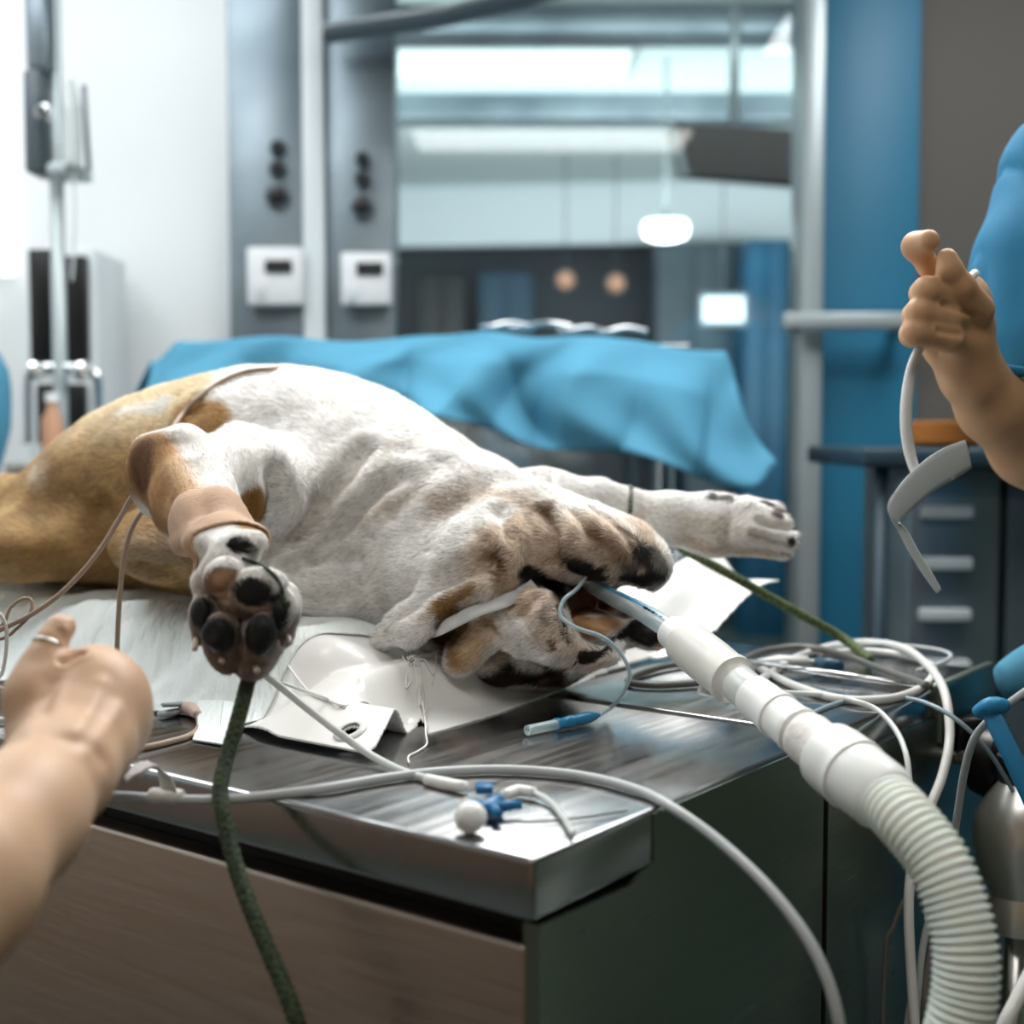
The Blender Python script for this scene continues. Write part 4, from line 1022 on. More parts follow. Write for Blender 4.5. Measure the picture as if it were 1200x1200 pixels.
f.chain([(1148, 362, 1.40, 17), (1128, 335, 1.375, 14), (1113, 316, 1.37, 14), (1110, 303, 1.37, 12)], .006)
f.pell(1133, 372, 1.43, 28, 44, .024, .02, roll=-12)
f.pell(1120, 400, 1.43, 34, 30, .022, .02)
f.chain([(1120, 408, 1.435, 30), (1138, 438, 1.45, 33), (1165, 475, 1.48, 40), (1210, 522, 1.53, 46), (1290, 570, 1.60, 52)], .02)
V, Fq = f.mesh(); bv = BVHTree.FromPolygons([tuple(v) for v in V], Fq.tolist())
V = carve(V, Fq, [([(1105, 358), (1128, 365), (1140, 366)], .003, .003), ([(1100, 388), (1125, 392)], .003, .003), ([(1098, 300), (1097, 320)], .003, .003)], bv)
C = skin_cols(V, 'cba27d', '9c6e4b', 8)
pr_ = empty('person', at(.98, 1.72, 0))
tag(pr_, 'person in blue scrubs at the right edge raising a fist that holds a white cord', 'person')
hand2 = mesh_np('body', V, Fq, M['skin'], pr_); vcol(hand2, C)
# scrub top with short sleeve, trousers, head (mostly beyond the frame)
f = Field(((.44, 1.30, .75), (1.35, 2.05, 1.75)), .007)
f.chain([(1330, 130, 1.66, 90), (1276, 230, 1.62, 96), (1240, 330, 1.58, 100), (1240, 400, 1.56, 96), (1240, 440, 1.56, 90)], .04)
f.cone(at(1.0, 1.78, 1.50), at(1.02, 1.78, .85), .155, .17, .08); f.cone(at(.88, 1.76, 1.52), at(1.14, 1.80, 1.52), .085, .085, .08)
f.cone(at(1.14, 1.80, 1.54), at(1.20, 1.86, 1.22), .09, .085, .04)
f.ell(P(1238, 478, 1.56), (.12, .16, .048), .01, sub=True)
V, Fq = f.mesh()
N_ = vnormals(V, Fq); V = V + N_ * (vnoise(V * np.array([1, 1, .45]), 16, 4) * .010)[:, None]
wv = np.abs(np.sin(V[:, 0] * 38 + V[:, 2] * 9 + 1.5 * np.sin(V[:, 2] * 12))); V = V - N_ * ((1 - wv) ** 3 * .008)[:, None]
mesh_np('scrub_top', V, Fq, M['scrub'], pr_)
hm = DEP([(1133, 412, 1.52), (1160, 428, 1.47), (1200, 436, 1.45), (1260, 440, 1.46), (1330, 425, 1.52), (1340, 405, 1.62), (1250, 395, 1.68), (1160, 400, 1.62)])
tube('sleeve_hem', hm, .006, M['scrub'], pr_, 10, .01, True)
for s in (-1, 1):
    x = 1.02 + s * .09; V_, F_ = sweep(spline([at(x, 1.78, .88), at(x + .01, 1.76, .5), at(x + .01, 1.80, .06)], .05), .088, 18); mesh_np('trouser_leg', V_, F_, M['scrub'], pr_)
    V_, F_ = sweep(spline([at(x, 1.86, .035), at(x, 1.74, .04), at(x, 1.62, .03)], .02), .042, 14, flat=.8, up=(0, 0, 1)); mesh_np('clog', V_, F_, M['rubber_dark'], pr_)
f = Field(((.84, 1.58, 1.5), (1.18, 1.98, 2.0)), .006)
f.cone(at(1.0, 1.78, 1.52), at(.99, 1.76, 1.68), .058, .055, .02); f.ell(at(.985, 1.76, 1.79), (.075, .095, .115), .02); f.ell(at(.97, 1.72, 1.73), (.055, .06, .06), .03)
f.ell(at(.945, 1.672, 1.765), (.014, .018, .022), .012); f.ell(at(1.06, 1.77, 1.77), (.012, .02, .03), .006); f.ell(at(.91, 1.77, 1.77), (.012, .02, .03), .006)
f.ell(at(.965, 1.665, 1.795), (.016, .012, .010), .008, sub=True)
V, Fq = f.mesh(); hd = mesh_np('head', V, Fq, M['skin'], pr_); vcol(hd, skin_cols(V, 'd3ab86', 'ab7a54', 9))
f = Field(((.86, 1.62, 1.74), (1.14, 1.92, 1.96)), .006); f.ell(at(.99, 1.775, 1.815), (.085, .102, .11), .02); f.cone(at(.97, 1.60, 1.70), at(.97, 1.60, 1.79), .07, .07, .01, sub=True); f.ell(at(.97, 1.69, 1.74), (.09, .08, .06), .01, sub=True)
V, Fq = f.mesh(); mesh_np('surgical_cap', V, Fq, M['scrub'], pr_)
# the cord he holds and the strap on it
M['cord_white'] = mat('white_rubber_cord', 'dcdcda', .45)
cordp = [(1143, 320, 1.41, 0), (1128, 334, 1.395, 0), (1108, 352, 1.41, 0), (1090, 378, 1.415, 0), (1080, 402, 1.40, 0), (1069, 430, 1.40, 0), (1063, 465, 1.40, 0), (1062, 500, 1.40, 0), (1066, 530, 1.40, 0), (1074, 556, 1.395, 0)]
sw = empty('suction_line', P(1066, 560, 1.40)); tag(sw, 'white cord with a flat pale strap dangling from the raised hand', 'cord')
tube('cord', DEP(cordp), [.0045, .0045, .004, .004, .0045, .0056, .0062, .0062, .0060, .0050], M['cord_white'], sw, 12)
# strap: curved ribbon of cloth
L = [((1130, 516), (1137, 548), 1.40), ((1108, 524), (1118, 560), 1.395), ((1085, 538), (1096, 573), 1.39), ((1065, 556), (1077, 588), 1.39), ((1050, 574), (1062, 602), 1.392), ((1041, 590), (1052, 612), 1.40), ((1043, 605), (1054, 616), 1.405), ((1052, 622), (1062, 624), 1.41), ((1066, 648), (1075, 648), 1.41), ((1082, 674), (1090, 672), 1.41), ((1097, 695), (1101, 692), 1.41)]
A = spline([P(*a, d) for a, b, d in L], .004); B = spline([P(*b, d + .006) for a, b, d in L], .004)
# resample B to A's length
Bn = [B[min(len(B) - 1, round(i * (len(B) - 1) / (len(A) - 1)))] for i in range(len(A))]
V = []; K = 6
for p, q in zip(A, Bn):
    for k in range(K + 1): V.append(p.lerp(q, k / K) + Vector((0, -.002 * math.sin(math.pi * k / K), 0)))
F = [[i * (K + 1) + k, i * (K + 1) + k + 1, (i + 1) * (K + 1) + k + 1, (i + 1) * (K + 1) + k] for i in range(len(A) - 1) for k in range(K)]
o = mesh_np('flat_strap', V, F, mat('pale_grey_webbing', 'bcc4c6', .7), sw); m_ = o.modifiers.new('thickness', 'SOLIDIFY'); m_.thickness = .0025

# ================================================================== airway, tubes, cables
M['clear'] = mat('clear_pvc', 'cfe3e6', .12, alpha=.42, spec=.8)
M['clear_white'] = mat('cloudy_tubing', 'dfe4e2', .25, alpha=.8, spec=.6)
M['valve_blue'] = mat('blue_valve_plastic', '2f86b4', .2, alpha=.82, spec=.7)
M['blue_solid'] = mat('blue_plastic', '186a9c', .35)
M['conn_white'] = mat('white_connector_plastic', 'eef1ee', .32, sss=.15)
M['conn_milky'] = mat('milky_connector_plastic', 'e4e3dc', .3, alpha=.9)
M['hose'] = mat('mint_corrugated_hose', 'eef7ef', .38, sss=.3, spec=.5)
M['tape'] = add_noise_bump(mat('wrapped_tape', 'e0ddd6', .5), (90, 90, 90), .6, .003, 3)
M['cable_grey'] = mat('light_grey_cable', 'b4b9ba', .4)
M['cable_white'] = mat('white_cable', 'dadad6', .38)
M['cable_beige'] = mat('beige_cable', 'a28c7a', .45)
M['cable_dark'] = mat('dark_grey_cable', '6d6d69', .35, .2)
M['print'] = mat('black_print', '16181a', .5)
# endotracheal tube
et = empty('endotracheal_tube', P(800, 748, 1.29)); tag(et, 'clear endotracheal tube with a blue stripe coming out of the mouth of the dog', 'breathing tube')
ep = [(668, 672, 1.47), (690, 684, 1.43), (720, 701, 1.385), (750, 716, 1.35), (778, 733, 1.315), (802, 750, 1.288)]
tube('tube_wall', DEP(ep), [.0085, .0085, .009, .0095, .0105, .0105], M['clear'], et, 18)
off = Vector((-.001, -.004, .0075))
tube('blue_stripe', [p + off * s for p, s in zip(DEP(ep), (.9, .9, .95, 1, 1.02, 1.0))], .0018, mat('radiopaque_blue', '3aa0d8', .3), et, 8)
tube('inflation_channel', [p + Vector((.004, -.005, .0072)) for p in DEP(ep[2:])], .0011, M['clear_white'], et, 6)
e0, e1 = [q + Vector((.0015, -.0080, .0052)) for q in DEP([(752, 716, 1.343), (786, 737, 1.305)])]; dd = (e1 - e0)
for k in range(7):   # small printed size marks
    p = e0 + dd * (k / 7) ; q = p + dd * (.09 if k % 3 else .11)
    V, F = sweep([p, q], .0011 if k % 2 else .0016, 5); mesh_np('print_mark', V, F, M['print'], et)
# pilot line and valve
pb = empty('pilot_balloon_line', T(660, 848, TOPZ)); tag(pb, 'thin clear inflation line looping from the mouth to a blue valve', 'inflation line')
vt = T(618, 856, TOPZ + .0065); ve = T(702, 838, TOPZ + .0075)
tube('line', DEP([(690, 672, 1.40), (676, 690, 1.355), (660, 704, 1.335), (657, 722, 1.325), (676, 736, 1.315), (705, 746, 1.31), (726, 764, 1.31), (738, 790, 1.312), (728, 815, 1.318)]) + [T(715, 830, TOPZ + .008), ve], .0022, M['clear'], pb, 10)
tube('line_core', DEP([(690, 672, 1.40), (676, 690, 1.355), (660, 704, 1.335), (657, 722, 1.325), (676, 736, 1.315), (705, 746, 1.31), (726, 764, 1.31), (738, 790, 1.312), (728, 815, 1.318)]) + [T(715, 830, TOPZ + .008), ve], .0010, mat('line_blue_grey', '7fa6bd', .3), pb, 6)
axv = (vt - ve); Lv = axv.length
lathe('balloon', [(.0018, 0), (.004, .006), (.0058, .014), (.0062, .024), (.0052, .033), (.0046, .036)], ve, axv, M['valve_blue'], pb, 18)
lathe('valve_body', [(.0046, .036), (.0058, .037), (.0058, .043), (.0052, .044), (.0052, .054), (.006, .055), (.006, .059)], ve, axv, M['valve_blue'], pb, 18)
lathe('luer_tip', [(.0050, .059), (.0050, Lv), (.003, Lv), (.003, Lv - .006)], ve, axv, M['clear'], pb, 18)
# connectors
cn = empty('airway_connector', P(900, 825, 1.15)); tag(cn, 'white plastic airway connector joining the breathing tube to the corrugated hose', 'connector')
A0 = P(788, 741, 1.302); A1 = P(1040, 938, 1.0); ax = A1 - A0; LT = ax.length
def tt(x):   # arc parameter (m) for pixel x along the axis
    lo, hi = 0.0, 1.3
    for _ in range(30):
        m = (lo + hi) / 2; q = A0 + ax * m; pxx = 600 + q.x / q.y * FPX
        if pxx < x: lo = m
        else: hi = m
    return lo * LT
def dp(x): return (A0 + ax * (tt(x) / LT)).y
def seg(name, prof, m_):
    lathe(name, [(RP(r, dp(x)), tt(x)) for x, r in prof], A0, ax, m_, cn, 32)
seg('inner_collar', [(782, 14), (784, 20), (802, 20), (804, 21)], M['conn_white'])
seg('sampling_adapter', [(803, 21), (805, 27), (820, 28.5), (838, 29), (855, 28), (857, 30), (862, 30), (864, 25), (868, 22)], M['conn_milky'])
seg('clear_neck', [(866, 21), (870, 23), (888, 23), (890, 21.5)], M['clear_white'])
seg('sleeve', [(884, 21), (886, 25.5), (900, 26.5), (912, 27), (914, 29), (917, 29), (918, 27), (936, 28), (937, 29.5), (941, 29.5), (943, 24), (948, 22)], M['conn_white'])
seg('tape_wrap', [(942, 23), (946, 30), (952, 32), (960, 32), (972, 33.5), (984, 36), (990, 36)], M['tape'])
seg('hose_cuff', [(974, 33), (976, 41), (984, 43), (996, 44), (1002, 43), (1004, 45), (1007, 45), (1008, 42.5), (1040, 42.5), (1046, 38)], M['conn_white'])
# side port of the adapter
p0 = P(838, 773, 1.235) ; 
lathe('side_port', [(.004, 0), (.004, .012), (.006, .013), (.006, .020), (.003, .021)], P(830, 790, 1.25), (-.3, -.4, -.9), M['clear_white'], cn, 14)
# corrugated hose
hp = [A0 + ax * (tt(1036) / LT)] + DEP([(1062, 962, .975), (1098, 1008, .95), (1120, 1060, .935), (1131, 1110, .925), (1131, 1160, .92), (1122, 1210, .918), (1105, 1270, .925), (1080, 1400, .95)]) + [at(.33, 1.05, .45), at(.40, 1.2, .25), at(.60, 1.25, .06)]
path = spline(hp, .0011); s_ = 0; R = []
for i, p in enumerate(path):
    if i: s_ += (p - path[i - 1]).length
    ph = math.sin(s_ / .0058 * 2 * math.pi); R.append(.0216 + .0017 * (1 if ph > 0 else -1) * abs(ph) ** .6)
V, F = sweep(path, R, 32)
tag(mesh_np('corrugated_hose', V, F, M['hose']), 'mint white corrugated breathing hose curving down at the right of the table', 'hose')

def cable(name, pts, r, m_, lab, cat='cable', grp=None, **k):
    return tag(tube(name, pts, r, m_, **k), lab, cat, grp)
# big light-grey cable across the front
big = [T(20, 925, .905) , P(100, 931, 1.05), P(160, 934, 1.045), P(210, 937, 1.035), P(260, 937, 1.03), P(310, 933, 1.035), T(380, 924, .925), T(450, 912, .925), T(520, 904, .925), T(600, 902, .925), T(680, 909, .925), T(745, 925, .925), P(790, 948, 1.0), P(845, 988, .965), P(900, 1040, .93), P(945, 1098, .905), P(972, 1155, .89), P(986, 1215, .885), P(992, 1290, .90), P(980, 1420, .95)]
cable('power_cable', big, .0040, M['cable_grey'], 'thick light grey cable arching over the near table edge and down the right side', n=14)
# tape flag on it
tp = empty('tape_flag', P(190, 925, 1.03)); tag(tp, 'crumpled white tape wrapped round the grey cable near the clenched fist', 'tape')
lathe('tape_roll', [(.0052, 0), (.0062, .002), (.0056, .012), (.0064, .020), (.0052, .027)], P(176, 932, 1.04), P(220, 934, 1.035) - P(176, 932, 1.04), M['tape'], tp, 12)
V = []; K = 8
A = spline([P(150, 917, 1.02), P(165, 906, 1.022), P(180, 900, 1.025), P(196, 908, 1.03), P(206, 926, 1.032)], .004); B = spline([P(146, 911, 1.03), P(158, 899, 1.035), P(176, 893, 1.04), P(188, 918, 1.04), P(180, 932, 1.04)], .004)
for i in range(len(A)):
    q = B[min(len(B) - 1, round(i * (len(B) - 1) / (len(A) - 1)))]
    for k in range(K + 1): V.append(A[i].lerp(q, k / K) + Vector((0, 0, .0015 * math.sin(i * 1.7 + k * 1.3))))
F = [[i * (K + 1) + k, i * (K + 1) + k + 1, (i + 1) * (K + 1) + k + 1, (i + 1) * (K + 1) + k] for i in range(len(A) - 1) for k in range(K)]
o = mesh_np('tape_tail', V, F, M['tape'], tp); m_ = o.modifiers.new('thickness', 'SOLIDIFY'); m_.thickness = .0012
# ECG leads
def onhit(px, py, off=.004):
    d = (P(px, py, 1.0) - CO).normalized(); h = bvh.ray_cast(CO, d)
    return (h[0] + h[1] * off) if h[0] is not None else None
lead = [P(368, 444, 1.78), P(352, 433, 1.72), P(336, 430, 1.69)] + [onhit(x, y) for x, y in ((318, 436), (290, 439), (262, 450), (236, 468), (214, 490))] + [P(196, 512, 1.50), P(178, 540, 1.42), P(163, 566, 1.40), P(140, 608, 1.385), P(110, 654, 1.37), P(75, 692, 1.36), P(40, 718, 1.35), P(0, 738, 1.34), P(-60, 765, 1.33)]
lead = [p for p in lead if p is not None]
cable('electrode_lead', lead, .0028, M['cable_beige'], 'beige electrode lead running over the belly and down past the raised foreleg', n=10)
l2 = [onhit(214, 486) or P(214, 486, 1.7), onhit(224, 470), onhit(236, 455)]
cable('electrode_lead', [P(186, 580, 1.43), P(174, 592, 1.415), P(158, 612, 1.405), P(147, 645, 1.40), P(141, 690, 1.395), P(138, 740, 1.39), P(136, 790, 1.385), P(133, 818, 1.385)], .0026, M['cable_beige'], 'beige electrode lead hanging vertically between the foreleg and the fist')
cable('electrode_lead', [P(-30, 740, 1.36), P(2, 733, 1.355), P(12, 712, 1.355), P(28, 701, 1.355), P(38, 705, 1.355), P(34, 722, 1.35), P(18, 738, 1.35), P(4, 748, 1.35), P(-30, 752, 1.35)], .0018, M['cable_beige'], 'thin beige lead forming a small loop at the left edge above the thumb')
cable('white_lead', [P(-30, 700, 1.34), P(2, 722, 1.34), P(8, 752, 1.34), P(2, 790, 1.34), P(-10, 800, 1.33)], .0020, M['cable_white'], 'thin white lead curving at the left edge above the fist')
cable('electrode_lead', [T(-30, 790, .925), T(0, 806, .925), T(30, 812, .925), T(80, 813, .925)], .0028, M['cable_beige'], 'beige lead lying on the table behind the clenched fist')
cable('grey_lead', [T(-40, 838, .925), T(10, 844, .925), T(60, 850, .925)], .0026, M['cable_white'], 'pale lead lying on the table at the left edge under the fist')
# sensor clip
cl = empty('sensor_clip', T(200, 836, TOPZ)); tag(cl, 'grey plastic sensor clip lying on the table edge of the cushion behind the fist', 'sensor clip')
c0 = T(187, 838, TOPZ + .004); c1 = T(214, 832, TOPZ + .006)
V, F = sweep([c0, c0.lerp(c1, .5), c1], [.0075, .008, .006], 8, flat=.45, up=(0, 0, 1)); mesh_np('clip_lower_jaw', V, F, mat('grey_clip_plastic', 'a4abad', .4), cl)
V, F = sweep([c0 + Vector((.004, 0, .010)), c1 + Vector((0, 0, .006))], [.005, .006], 8, flat=.45, up=(0, 0, 1)); mesh_np('clip_upper_jaw', V, F, mat('grey_clip_plastic_upper', '98a0a3', .4), cl)
tube('strain_relief', [c1 + Vector((0, 0, .003)), T(224, 831, TOPZ + .009), T(232, 838, TOPZ + .008)], [.0055, .007, .004], mat('pink_beige_plastic', 'cbb3a4', .45), cl, 12)
tube('clip_lead', [T(232, 838, TOPZ + .007), T(233, 852, TOPZ + .003), T(222, 862, TOPZ + .003), T(195, 870, TOPZ + .003), T(168, 876, TOPZ + .003), T(130, 880, TOPZ + .003), T(90, 878, TOPZ + .003)], .0030, M['cable_beige'], cl, 10)
# white tissue scrap beside the clip
# green braided ropes
def rope(name, pts, r, m_, parent=None):
    path = spline(pts, .0012); n = 20; V = []; s = 0
    v0, F = sweep(path, r, n)
    for i in range(len(path)):
        if i: s += (path[i] - path[i - 1]).length
        for k in range(n):
            a = k / n * 2 * math.pi; b = max(math.sin(4 * a + s / .0065 * 2 * math.pi), math.sin(4 * a - s / .0065 * 2 * math.pi + 1.5))
            c = path[i]; V.append(c + (v0[i * n + k] - c) * (.93 + .11 * b))
    return mesh_np(name, V, F, m_, parent)
M['rope'] = add_noise_bump(mat('dark_green_braid', '2c3a28', .85), (300, 300, 300), .5, .001, 2, col_var=('1e2a1d', '46523a'))
M['rope_olive'] = add_noise_bump(mat('olive_braid', '4c5a3c', .85), (300, 300, 300), .5, .001, 2, col_var=('2c3a22', '6a7a4e'))
r1 = empty('tether_rope', P(262, 930, 1.03)); tag(r1, 'dark green braided rope tied to the near paw and hanging over the table edge', 'rope')
rope('rope_run', DEP([(300, 740, 1.12), (296, 775, 1.09), (289, 805, 1.07), (277, 850, 1.055), (265, 890, 1.04), (258, 925, 1.02), (262, 955, 1.005), (272, 1000, .99), (290, 1055, .97), (315, 1115, .95), (340, 1175, .93), (358, 1240, .92), (375, 1350, .93)]), .0062, M['rope'], r1)
lp = [onhit(x, y, .0015) for x, y in ((286, 656), (298, 660), (312, 668), (324, 680), (331, 696), (333, 708))]
lp = [p for p in lp if p is not None]
tube('wrist_loop', [lp[0] + Vector((-.02, .02, .004))] + lp + [lp[-1] + Vector((.002, .02, -.01))], .0016, M['rope'], r1, 8, .002)
r2 = empty('tether_rope', P(890, 690, 1.7)); tag(r2, 'olive green rope running from the far foreleg to the back of the table', 'rope')
rope('rope_run', DEP([(752, 606, 1.66), (775, 625, 1.67), (800, 643, 1.67), (860, 676, 1.68), (920, 710, 1.69), (985, 746, 1.70)]) + [TL(.86, .12, TOPZ + .006)], .0060, M['rope_olive'], r2)
wc = P(735, 597, 1.62); V, F = sweep([wc + Vector((.12 * math.sin(a) * .0245, math.cos(a) * .0245, math.sin(a) * .0245)) for a in [i * math.pi / 20 for i in range(40)]], .0050, 10, True, up=(1, 0, 0)); mesh_np('wrist_loop', V, F, M['rope'], r2)
# tie gauze round the jaw
gp = [P(745, 640, 1.6), P(690, 655, 1.55), onhit(622, 682, .004), onhit(605, 690, .006), onhit(585, 699, .008), onhit(560, 710, .006), onhit(535, 722, .006), onhit(515, 733, .004), P(505, 742, 1.40), P(500, 750, 1.46)]
gp = [p for p in gp if p is not None][2:]
path = spline(gp, .003); V, F = sweep(path, [.0088 - .0035 * i / len(path) for i in range(len(path))], 12, flat=.16, up=(0, -1, .6))
M['gauze'] = add_noise_bump(mat('translucent_gauze', 'd2d4d4', .3, alpha=.85, spec=.7), (400, 30, 30), .4, .001, 2)
tag(mesh_np('tie_strip', V, F, M['gauze']), 'translucent white tie strip stretched from the mouth corner under the ear', 'tie strip')

# infusion line with stopcock
iv = empty('infusion_line', T(565, 955, TOPZ)); tag(iv, 'infusion tubing with a blue three way stopcock lying on the near table corner', 'infusion line')
tube('tubing', [P(303, 785, 1.14), P(330, 806, 1.15), P(360, 830, 1.15), P(395, 857, 1.145), P(430, 882, 1.14)] + [T(468, 902, .925), T(505, 914, .924)], .0034, M['clear_white'], iv, 12)
tube('fitting', [T(500, 913, .925), T(520, 918, .925), T(545, 922, .926)], [.0045, .0052, .0045], M['conn_white'], iv, 14)
tube('tubing', [P(330, 800, 1.20), P(352, 808, 1.21), onq(385, 822, .004), onq(404, 830, .003)], .0014, M['clear_white'], iv, 8)
lathe('stopcock_core', [(.005, -.012), (.006, -.010), (.006, .010), (.005, .012)], T(575, 944, .929), (.5, .8, .1), M['blue_solid'], iv, 14)
for dx, dy, L_ in ((-.8, .6, .020), (.9, .3, .022), (.25, -.9, .018), (-.1, .9, .02)):
    d = Vector((dx, dy, .0)).normalized(); V, F = sweep([T(577, 946, .929), T(577, 946, .929) + d * L_], [.0045, .0036], 10); mesh_np('stopcock_arm', V, F, M['blue_solid'], iv)
box('stopcock_handle', T(562, 930, .935) + Vector((-.003, -.003, 0)), T(562, 930, .935) + Vector((.010, .012, .006)), M['blue_solid'], iv, bevel=.001)
c = T(551, 958, .932); lathe('white_cap', [(.002, -.0115), (.007, -.0095), (.0108, -.004), (.0112, .002), (.0098, .007), (.006, .010), (.001, .0115)], c, (.5, -.5, .6), M['conn_white'], iv, 20)
tube('fitting', [T(590, 932, .926), T(608, 926, .926), T(626, 929, .926)], [.004, .0048, .004], M['conn_white'], iv, 12)
tube('tubing', [T(626, 929, .926), T(645, 940, .924), T(660, 958, .924), T(672, 978, .924)], .0026, M['clear_white'], iv, 10)
tube('tubing', [T(598, 962, .923), T(630, 963, .923), T(690, 957, .923), T(735, 950, .923)], .0012, M['cable_dark'], iv, 8)

# cables lying on the far half of the table
Z = TOPZ + .005
def TT(L, z=Z): return [T(x, y, z) for x, y in L]
cable('white_cable', TT([(880, 805), (905, 788), (935, 770), (975, 757), (1020, 753)]) + [P(1060, 760, 1.67), P(1090, 783, 1.55), P(1107, 812, 1.44), P(1113, 862, 1.39), P(1104, 910, 1.35), P(1086, 955, 1.32), P(1070, 1010, 1.30), P(1065, 1080, 1.28), P(1075, 1250, 1.26)], .0050, M['cable_white'], 'thick white cable arching highest over the table corner and hanging down beside the hose')
cable('white_cable', TT([(862, 772), (890, 783), (930, 803), (980, 818), (1030, 820), (1070, 811), (1092, 794), (1090, 779), (1060, 768), (1010, 763), (960, 766)]), .0046, M['cable_white'], 'white cable coiled flat near the right corner of the table')
cable('grey_cable', TT([(866, 776), (895, 763), (940, 758), (985, 766), (1030, 783), (1070, 797), (1086, 803)], Z + .006), .0042, M['cable_dark'], 'grey brown cable curving over the coiled white cable')
cable('thin_cable', TT([(960, 760), (1010, 756), (1060, 757), (1100, 762), (1114, 768), (1104, 777), (1075, 786)], Z + .003), .0028, M['cable_grey'], 'thin grey cable making the outermost loop at the back of the table')
cable('grey_cable', TT([(860, 772), (820, 775), (775, 782), (742, 793), (738, 800), (770, 803), (820, 800), (862, 796)], Z), .0042, M['cable_dark'], 'grey cable looped on the table just behind the white connector')
V, F = sweep([T(866, 774, TOPZ + .012), T(975, 789, TOPZ + .010), T(1085, 806, TOPZ + .006)], .0035, 12)
tag(mesh_np('metal_rod', V, F, M['chrome']), 'slim dark steel rod lying across the coiled cables', 'rod')
cable('clear_tubing', TT([(905, 812), (950, 813), (978, 816), (1003, 822)], TOPZ + .006) + [P(1028, 832, 1.365), P(1050, 856, 1.33), P(1062, 885, 1.29), P(1066, 920, 1.27), P(1068, 960, 1.26)], .0030, M['clear_white'], 'cloudy thin tubing leaving the table corner behind the hose cuff')
cable('clear_tubing', TT([(948, 838), (975, 826), (1010, 818), (1050, 817), (1080, 822)], TOPZ + .003) + [P(1110, 836, 1.37), P(1138, 858, 1.36), P(1165, 890, 1.38), P(1200, 950, 1.45)], .0024, mat('bluish_tubing', '9fb6c2', .25, alpha=.85), 'thin bluish tubing crossing the table corner to the black clamp')
pk = empty('cable_plug', T(925, 776)); tag(pk, 'white flat cable plug among the coiled cables', 'plug')
V, F = sweep([T(885, 776, TOPZ + .008), T(915, 773, TOPZ + .009), T(946, 774, TOPZ + .008)], [.006, .012, .011], 10, flat=.5, up=(0, 0, 1)); mesh_np('plug_body', V, F, M['cable_white'], pk)
V, F = sweep([T(946, 774, TOPZ + .008), T(957, 775, TOPZ + .008)], .006, 8, flat=.4, up=(0, 0, 1)); mesh_np('plug_contact', V, F, M['post'], pk)
tag(tube('blue_plug', [T(958, 777, TOPZ + .010), T(972, 779, TOPZ + .012), T(986, 781, TOPZ + .010)], [.006, .0085, .006], mat('navy_plastic', '1d4a66', .35), n=12), 'small navy blue plug lying between the coiled cables', 'plug')

# clamp on the table's right end
kc = empty('table_clamp', P(1150, 890, 1.52)); tag(kc, 'black clamp with a round knob at the right end of the table', 'clamp')
box('bracket', P(1128, 885, 1.52) - Vector((.01, .01, 0)), P(1150, 845, 1.52) + Vector((.012, .05, .005)), M['plastic_black'], kc, bevel=.004)
lathe('knob', [(.010, -.020), (.036, -.018), (.040, -.006), (.040, .010), (.034, .016), (.012, .018)], P(1163, 893, 1.49), (.75, -.62, .0), M['plastic_black'], kc, 24)
lathe('screw', [(.009, -.05), (.009, 0)], P(1163, 893, 1.49), (.75, -.62, .0), M['steel'], kc, 14)
# steel flask
sf = empty('steel_flask', P(1190, 1000, 1.55)); tag(sf, 'rounded polished steel flask below the clamp at the right edge', 'flask')
c = P(1192, 1062, 1.44)
lathe('flask_body', [(.018, -.03), (.031, -.025), (.033, 0), (.028, .014), (.041, .038), (.048, .070), (.046, .100), (.034, .120), (.022, .136)], c, (0, 0, 1), mat('satin_steel', 'd4d3ce', .32, .85), sf, 32)
lathe('flask_neck', [(.022, .134), (.020, .15), (.024, .155), (.024, .165)], c, (0, 0, 1), M['rubber_dark'], sf, 20)
V, F = sweep(spline([c + Vector((.0, 0, .16)), P(1180, 890, 1.45), P(1176, 850, 1.47)], .01), .007, 10); mesh_np('hanger', V, F, M['steel'], sf)
V, F = sweep([c + Vector((0, 0, -.02)), c + Vector((0, .02, -.5)), at(c.x, c.y + .02, 0.02)], .012, 12); mesh_np('stand_pole', V, F, M['steel'], sf)
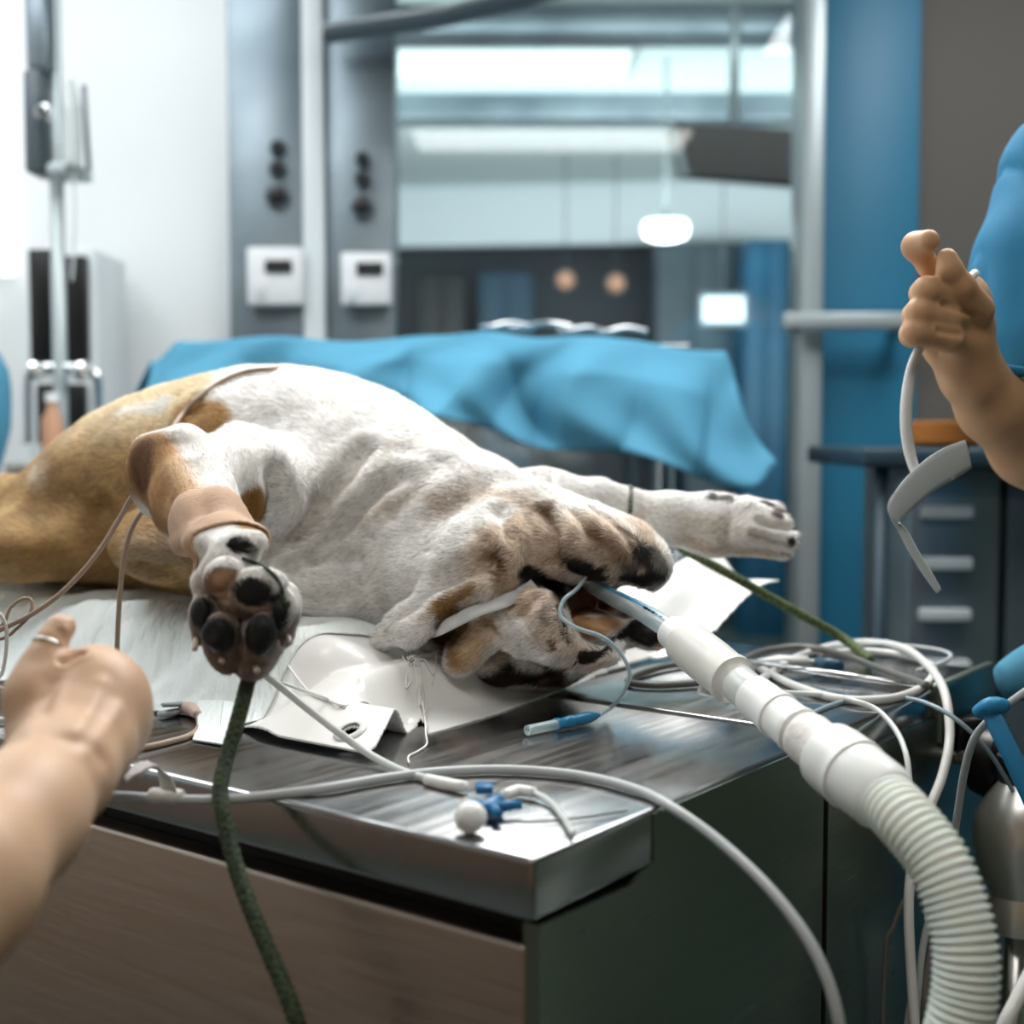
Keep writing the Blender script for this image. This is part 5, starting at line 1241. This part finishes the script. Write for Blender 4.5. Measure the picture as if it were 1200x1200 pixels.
# grey tube with a blue strap
cable('grey_tubing', [P(1270, 770, 1.20), P(1225, 795, 1.20), P(1195, 815, 1.20), P(1165, 838, 1.21), P(1142, 865, 1.22), P(1130, 905, 1.24), P(1122, 955, 1.26), P(1112, 1010, 1.28), P(1095, 1060, 1.29), P(1080, 1120, 1.29), P(1070, 1250, 1.28)], .0036, M['cable_grey'], 'grey tubing hanging from the blue strap behind the corrugated hose')
bs = empty('blue_strap', P(1175, 850, 1.19)); tag(bs, 'blue rubber strap clipped round the grey tubing at the right edge', 'strap')
V, F = sweep(spline([P(1160, 832, 1.19), P(1172, 858, 1.18), P(1190, 895, 1.17), P(1215, 950, 1.16)], .005), .0085, 12, flat=.35, up=(-.5, -1, -.1)); mesh_np('strap_tail', V, F, mat('blue_rubber', '2a7fae', .5), bs)
V, F = sweep(spline([P(1150, 834, 1.20), P(1162, 826, 1.185), P(1174, 828, 1.19)], .004), .0090, 12, flat=.8); mesh_np('strap_buckle', V, F, mat('blue_buckle', '2f8bbd', .4), bs)
tag(tube('folded_cloth', [P(1172, 800, 1.5), P(1200, 792, 1.5), P(1240, 780, 1.5)], [.018, .03, .04], M['drape'], n=16, step=.008), 'light blue folded cloth behind the grey tubing at the right edge', 'cloth')
# cords under the table corner
for i, (L_, r, m_, lab) in enumerate([
    ([(1086, 1015, 1.36), (1062, 1050, 1.34), (1045, 1090, 1.33), (1038, 1115, 1.33), (1030, 1300, 1.33)], .0026, M['cable_dark'], 'thin dark cord curving against the dark side of the table, leftmost of the hanging cords'),
    ([(1098, 1060, 1.33), (1090, 1100, 1.32), (1075, 1150, 1.31), (1064, 1200, 1.30), (1055, 1300, 1.3)], .0042, M['cable_grey'], 'grey hanging cord just left of the corrugated hose, nearest the table side'),
    ([(1104, 1050, 1.31), (1094, 1100, 1.30), (1085, 1150, 1.29), (1086, 1210, 1.28), (1080, 1300, 1.3)], .0050, M['cable_dark'], 'dark hanging cord partly hidden by the corrugated hose'),
    ([(1260, 1080, 1.1), (1215, 1130, 1.08), (1190, 1175, 1.06), (1172, 1215, 1.05), (1150, 1300, 1.05)], .0060, M['cable_white'], 'white cord crossing the lower right corner')]):
    cable('monitor_cable', DEP(L_), r, m_, lab, 'cord', n=10)
V = [P(1082, 1022, 1.345), P(1096, 1030, 1.34), P(1094, 1082, 1.335), P(1084, 1078, 1.34)]; V += [v + Vector((.0, .002, 0)) for v in V]
tag(mesh_np('paper_tag', V, [[0, 1, 2, 3], [7, 6, 5, 4], [0, 4, 5, 1], [1, 5, 6, 2], [2, 6, 7, 3], [3, 7, 4, 0]], M['plastic_white'], smooth=False), 'small white tag hanging among the cords behind the corrugated hose', 'tag')
